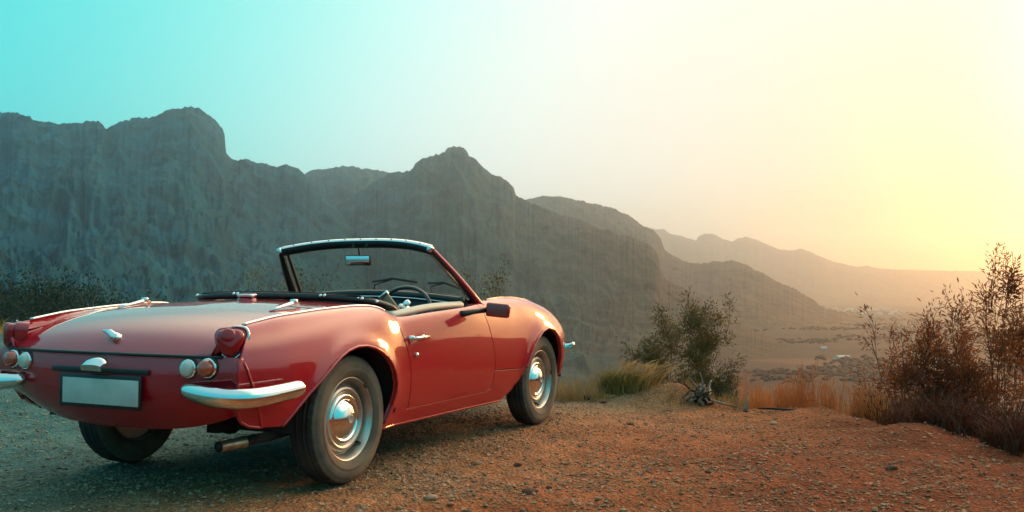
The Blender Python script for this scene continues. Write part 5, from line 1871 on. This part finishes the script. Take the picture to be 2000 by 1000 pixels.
o = blades('slope_grass', P, 0.15 + 0.25 * rg.rand(len(P)), 0.5, 0.018, GRASS_G, rg, jitter=0.5)
tag(o, 'thin grass between the shrubs behind the car', 'grass', kind='stuff')
# scrub bushes low under the right hand trees
for i, (px, r, top, n, lm_, lab) in enumerate([
        (1765, 7.0, 0.02, 1500, LEAF_M, 'low dark red scrub bush left of the dense bush'),
        (1850, 6.75, 0.10, 2200, LEAF_M, 'low dark red scrub bush below the dense bush'),
        (1945, 6.5, 0.14, 2400, LEAF_M, 'low dark red scrub bush below the slender tree'),
        (2030, 6.2, 0.16, 2200, LEAF_M, 'low dark red scrub bush in the right corner'),
        (1550, 8.3, -0.25, 1500, LEAF_G, 'flat olive bush behind the left part of the orange grass'),
        (1635, 8.4, -0.25, 1500, LEAF_G, 'flat olive bush behind the right part of the orange grass'),
        (1150, 8.9, -0.10, 1800, LEAF_G, 'small olive bush behind the pale grass by the front wheel')]):
    L0 = on_ground(px, r)
    plant('scrub_bush', lab, 'bush', L0, max(0.22, top - L0[2]), 8, 2, 400 + i, n, (0.045, 0.012), DARKBARK, lm_, lean=0.9, trunk_r=0.007, cluster=0.045, base_r=0.10, width=0.26)

# grass tussock with feathery plumes
L0 = on_ground(1228, 7.85)
ts = empty('grass_tussock', L0)
tag(ts, 'green gold grass tussock with feathery plumes right of the car', 'grass clump')
n = 1500
q = np.stack([rg.normal(size=n) * 0.10, rg.normal(size=n) * 0.08, np.zeros(n)], -1)
blades('leaf_blades', q * 0.8, 0.10 + 0.15 * rg.rand(n), 0.75, 0.006, GRASS_G, rg, ts, jitter=0.75)
n = 210
q = np.stack([rg.normal(size=n) * 0.11, rg.normal(size=n) * 0.08, np.zeros(n)], -1)
blades('plumes', q, 0.20 + 0.16 * rg.rand(n), 0.80, 0.008, GRASS_Y, rg, ts, seed_head=2.0, lean=(0.42, 0.10), jitter=0.30)
n = 500
q = np.stack([-0.12 + rg.normal(size=n) * 0.05, rg.normal(size=n) * 0.05, np.zeros(n)], -1)
blades('green_blades', q, 0.10 + 0.12 * rg.rand(n), 0.5, 0.006, leaf_mat("fresh_green", (0.09, 0.10, 0.02), (0.20, 0.18, 0.04), 0.4), rg, ts, jitter=0.5)

# ---------------------------------------------------------------- brush pile, sticks
L0 = on_ground(1368, 7.45)
bp_ = empty('brush_pile', L0)
tag(bp_, 'heap of dead roots and grey branches at the edge of the gravel', 'brush pile')
r2 = np.random.RandomState(8)
for i in range(26):
    m = MB()
    a = r2.rand() * 2 * PI
    el = 0.1 + 1.0 * r2.rand()
    l = 0.07 + 0.13 * r2.rand()
    s0 = np.array([r2.normal() * 0.05, r2.normal() * 0.05, 0.02 + 0.07 * r2.rand()])
    d = np.array([math.cos(a) * math.cos(el), math.sin(a) * math.cos(el), math.sin(el) * 0.7])
    pts = [s0 - d * l * 0.4]
    for k in range(5):
        d = d + r2.normal(size=3) * 0.22
        d /= np.linalg.norm(d)
        pts.append(pts[-1] + d * l / 4)
    m.tube(pts, [0.011 * (0.5 + r2.rand())] + [0.010, 0.009, 0.007, 0.005, 0.003], 6)
    m.build('branch', [DRYWOOD if i % 3 else DARKBARK], bp_)
m = MB()
m.tube([(0, 0, 0.0), (0.01, 0, 0.06), (-0.005, 0.01, 0.12)], [0.055, 0.06, 0.03], 9)
m.build('root_stump', [DARKBARK], bp_)


def stick(name, label, cat, px, r, pts, rad, mat):
    g = on_ground(px, r)
    m_ = MB()
    m_.tube(pts, rad, 7)
    o_ = m_.build(name, [mat], None, origin=None)
    o_.location = g
    tag(o_, label, cat)


stick('fallen_branch', 'bare fallen branch sloping down right of the brush pile', 'branch', 1415, 7.35, [(-0.14, 0.02, 0.06), (-0.05, 0, 0.04), (0.03, -0.01, 0.025), (0.12, -0.03, 0.008)], [0.006, 0.009, 0.008, 0.004], DRYWOOD)
stick('fallen_branch', 'long thin dark branch lying in front of the orange grass', 'branch', 1525, 7.1, [(-0.16, 0.02, 0.012), (-0.05, 0, 0.018), (0.06, -0.01, 0.016), (0.17, 0.01, 0.02), (0.20, 0.03, 0.045)], [0.006, 0.009, 0.008, 0.006, 0.003], DARKBARK)
stick('tree_stub', 'pale broken stub standing upright between brush pile and orange grass', 'stub', 1455, 7.15, [(0, 0, -0.02), (0.004, 0, 0.04), (0.012, 0.004, 0.085), (0.008, 0, 0.115)], [0.022, 0.016, 0.008, 0.004], DRYWOOD)

# ---------------------------------------------------------------- stones
ST1 = mottled("brown_stone", (0.42, 0.20, 0.10), (0.24, 0.11, 0.055), 30, (0.8, 0.95), 0, 0.3, 80)
ST2 = mottled("pale_stone", (0.50, 0.29, 0.165), (0.34, 0.185, 0.10), 30, (0.8, 0.95), 0, 0.3, 80)
ST3 = mottled("dark_stone", (0.19, 0.065, 0.03), (0.10, 0.036, 0.018), 30, (0.8, 0.95), 0, 0.3, 80)


def stone_mesh(seed, mat):
    rs = np.random.RandomState(seed)
    bm = bmesh.new()
    bmesh.ops.create_icosphere(bm, subdivisions=2, radius=1.0)
    planes = [(Vector(rs.normal(size=3)).normalized(), 0.62 + 0.3 * rs.rand()) for _ in range(9)]
    for v in bm.verts:
        c = v.co.copy()
        for nn, dd in planes:
            e = c.dot(nn) - dd
            if e > 0:
                c -= nn * e
        v.co = c + Vector(rs.normal(size=3)) * 0.03
    me = bpy.data.meshes.new('stone')
    bm.to_mesh(me)
    bm.free()
    me.materials.append(mat)
    me.polygons.foreach_set('use_smooth', [False] * len(me.polygons))
    return me


SM = [stone_mesh(i, (ST1, ST2, ST3)[(0, 0, 1, 0, 2, 1, 0, 2, 0)[i]]) for i in range(9)]


def put_stone(px, py, size, mi, label, group=None, rs=None):
    p = at_px(px, py, 0.0)
    o_ = bpy.data.objects.new('stone', SM[mi])
    COL.objects.link(o_)
    z = float(ground_z(p.x, p.y))
    fx = rs.rand() if rs is not None else 0.5
    o_.scale = (size * (0.9 + 0.5 * fx), size * (0.75 + 0.3 * fx), size * (0.45 + 0.25 * (1 - fx)))
    o_.location = (p.x, p.y, z + size * 0.22)
    o_.rotation_euler = (0.2 * (fx - 0.5), 0.2 * (0.5 - fx), 6.28 * ((fx * 7.3) % 1.0))
    tag(o_, label, 'stone', group)


put_stone(930, 906, 0.030, 0, 'brown half buried stone below the gap between door and front wheel')
put_stone(1012, 913, 0.024, 4, 'dark stone right of the brown half buried stone')
put_stone(1232, 829, 0.022, 7, 'small dark stone alone on the gravel beyond the front wheel')
put_stone(1152, 779, 0.055, 7, 'flat dark stone at the foot of the pale grass')
put_stone(1178, 786, 0.035, 4, 'small dark stone just left of the grass tussock')
put_stone(1510, 826, 0.026, 2, 'pale stone before the left end of the orange grass')
put_stone(1742, 928, 0.030, 4, 'dark stone alone on the red gravel at right')
put_stone(1035, 967, 0.036, 7, 'dark rough stone near the bottom edge in the middle')
put_stone(842, 972, 0.026, 2, 'pale stone below the rear wheel near the bottom edge')
rs_ = np.random.RandomState(4)
cnt = 0
while cnt < 150:
    px, py = rs_.rand() * 2100 - 50, 790 + 215 * rs_.rand() ** 0.7
    g = at_px(px, py)
    if -0.8 < g.x < 0.85 and -0.9 < g.y < 2.6:
        continue
    r_ = math.hypot(g.x - CAM_POS[0], g.y - CAM_POS[1])
    az_ = math.atan2(g.x - CAM_POS[0], g.y - CAM_POS[1])
    if r_ > float(r_edge(az_)) - 0.05:
        continue
    put_stone(px, py, 0.007 + 0.010 * rs_.rand() ** 2.5, rs_.randint(0, 9), 'small loose stone lying on the gravel lot', 'loose stones on the gravel lot', rs_)
    cnt += 1

# gravel: too many to count
rs_ = np.random.RandomState(14)
n = 62000
az = R(-58) + R(64) * rs_.rand(n)
u = rs_.rand(n)
rr = 3.3 * (9.0 / 3.3) ** u
ok = rr < r_edge(az) + 0.1
az, rr = az[ok], rr[ok]
n = len(az)
gx, gy = CAM_POS[0] + rr * np.sin(az), CAM_POS[1] + rr * np.cos(az)
clump_ = noise2(gx * 2.2, gy * 2.2) + 0.5 * noise2(gx * 7, gy * 7)
ok = rs_.rand(n) < 0.55 + 0.6 * clump_
gx, gy = gx[ok], gy[ok]
n = len(gx)
gz = ground_z(gx, gy)
ico = bmesh.new()
bmesh.ops.create_icosphere(ico, subdivisions=1, radius=1.0)
IV20, IF20 = np.array([tuple(v.co) for v in ico.verts]), np.array([[v.index for v in f.verts] for f in ico.faces])
ico.free()
iv = np.array([(1, 0, 0), (-1, 0, 0), (0, 1, 0), (0, -1, 0), (0.2, 0.1, 1), (-0.1, -0.2, -1)], float)
jf = np.array([(0, 2, 4), (2, 1, 4), (1, 3, 4), (3, 0, 4), (2, 0, 5), (1, 2, 5), (3, 1, 5), (0, 3, 5)])
size = 0.0034 + 0.0085 * rs_.rand(n) ** 2.4
ang = rs_.rand(n) * 2 * PI
sc3 = np.stack([0.8 + 0.7 * rs_.rand(n), 0.7 + 0.5 * rs_.rand(n), 0.4 + 0.4 * rs_.rand(n)], -1)
V = iv[None] * sc3[:, None, :] * (1 + 0.22 * rs_.normal(size=(n, len(iv), 1))) * size[:, None, None]
ca, sa = np.cos(ang)[:, None], np.sin(ang)[:, None]
V = np.stack([V[..., 0] * ca - V[..., 1] * sa + gx[:, None], V[..., 0] * sa + V[..., 1] * ca + gy[:, None], V[..., 2] + (gz + size * 0.25)[:, None]], -1)
F = jf[None] + (np.arange(n) * len(iv))[:, None, None]
GRV = mottled("gravel_stone", (0.48, 0.27, 0.15), (0.22, 0.11, 0.06), 23, (0.85, 0.95), 0, 0, 80, lo=0.42, hi=0.58)
_t = GRV.node_tree
_b = _t.nodes['Principled BSDF']
_src = _b.inputs['Base Color'].links[0].from_socket
_tc = next(n_ for n_ in _t.nodes if n_.type == 'TEX_COORD')
_sp = N(_t, 'ShaderNodeSeparateXYZ')
_t.links.new(_tc.outputs['Object'], _sp.inputs[0])
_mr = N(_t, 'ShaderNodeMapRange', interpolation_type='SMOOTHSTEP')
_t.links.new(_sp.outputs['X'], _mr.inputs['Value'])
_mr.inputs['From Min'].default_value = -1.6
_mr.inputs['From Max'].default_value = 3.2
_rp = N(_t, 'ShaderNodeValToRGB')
ramp(_rp, [(0.0, (0.55, 1.0, 1.2)), (0.5, (1.0, 1.0, 1.0)), (1.0, (1.0, 0.72, 0.58))])  # the soil's painted teal-to-red light cast, repeated on the stones
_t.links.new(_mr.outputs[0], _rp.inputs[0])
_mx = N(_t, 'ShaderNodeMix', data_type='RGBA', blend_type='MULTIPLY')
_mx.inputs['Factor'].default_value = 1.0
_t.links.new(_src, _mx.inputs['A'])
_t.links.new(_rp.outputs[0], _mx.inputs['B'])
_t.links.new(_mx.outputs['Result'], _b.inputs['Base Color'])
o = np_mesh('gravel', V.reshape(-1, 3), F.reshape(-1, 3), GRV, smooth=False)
tag(o, 'loose fine gravel scattered over the lot', 'gravel', kind='stuff')

# ---------------------------------------------------------------- far valley: scrub, houses, pond
rs_ = np.random.RandomState(77)
n = 26000
az = R(-30) + R(40) * rs_.rand(n)
rr = 260 * (4200 / 260) ** rs_.rand(n)
x, y = CAM_POS[0] + rr * np.sin(az), CAM_POS[1] + rr * np.cos(az)
z = ground_z(x, y)
keep = (fbm(x / 260, y / 260, 4) + 0.25 * rs_.rand(n) > 0.36)
x, y, z, rr = x[keep], y[keep], z[keep], rr[keep]
n = len(x)
sz = (1.2 + 1.8 * rs_.rand(n)) * np.clip(rr / 900, 0.5, 1.5)
V = iv[None] * (1 + 0.25 * rs_.normal(size=(n, len(iv), 1))) * np.stack([sz * 1.3, sz * 1.3, sz * 0.8], -1)[:, None, :] + np.stack([x, y, z + sz * 0.4], -1)[:, None, :]
F = jf[None] + (np.arange(n) * len(iv))[:, None, None]
o = np_mesh('valley_scrub', V.reshape(-1, 3), F.reshape(-1, 3), LEAF_M, smooth=True)
tag(o, 'far trees and scrub dotted over the valley floor', 'scrub', kind='stuff')
WALL = principled("whitewashed_wall", (0.55, 0.48, 0.40), 0.8)
ROOF = principled("grey_tin_roof", (0.42, 0.36, 0.30), 0.7)


def house(label, px, r, w, d, h, rz, group=None):
    x_, y_ = at_dist(px, r)
    e = empty('farmhouse', (x_, y_, float(ground_z(x_, y_)) - 0.3), rz)
    tag(e, label, 'house', group)
    m_ = MB()
    m_.box((0, 0, h / 2), (w, d, h))
    wl = m_.build('wall', [WALL], e)
    m_ = MB()
    a, b_, e_ = w / 2 + 0.4, d / 2 + 0.4, h * 0.55
    m_.add([(-a, -b_, h), (a, -b_, h), (a, b_, h), (-a, b_, h), (-a, 0, h + e_), (a, 0, h + e_)], [(0, 1, 5, 4), (2, 3, 4, 5), (0, 4, 3), (1, 2, 5), (3, 2, 1, 0)], False)
    m_.build('roof', [ROOF], e)


for i in range(22):
    px = 1612 + 150 * ((i * 0.618034) % 1.0)
    house('tiny white house in the far valley town under the hazy range', px, 4300 - 800 * rs_.rand(), 12 + 16 * rs_.rand(), 9 + 5 * rs_.rand(), 4 + 2.5 * rs_.rand(), rs_.rand() * 3.1, 'houses of the far valley town')
house('white farm building lowest in the valley behind the orange grass', 1640, 1320, 15, 8, 3.5, 1.0)
house('white farm shed beside the lowest farm building', 1652, 1335, 8, 6, 3.0, 0.7)
house('lone white farmhouse in the middle of the valley', 1608, 1500, 8, 6, 3.0, 0.4)
WATER = principled("pond_water", (0.03, 0.04, 0.04), 0.05)
m_ = MB()
px0, r0 = 1985, 2350
x_, y_ = at_dist(px0, r0)
m_.add([(x_ + (70 + 10 * math.sin(3 * a)) * math.cos(a), y_ + 95 * math.sin(a), VALLEY + 6.2) for a in np.linspace(0, 2 * PI, 40, endpoint=False)], [tuple(range(40))], False)
o = m_.build('pond', [WATER])
tag(o, 'bright far pond in the valley at right', kind='structure')
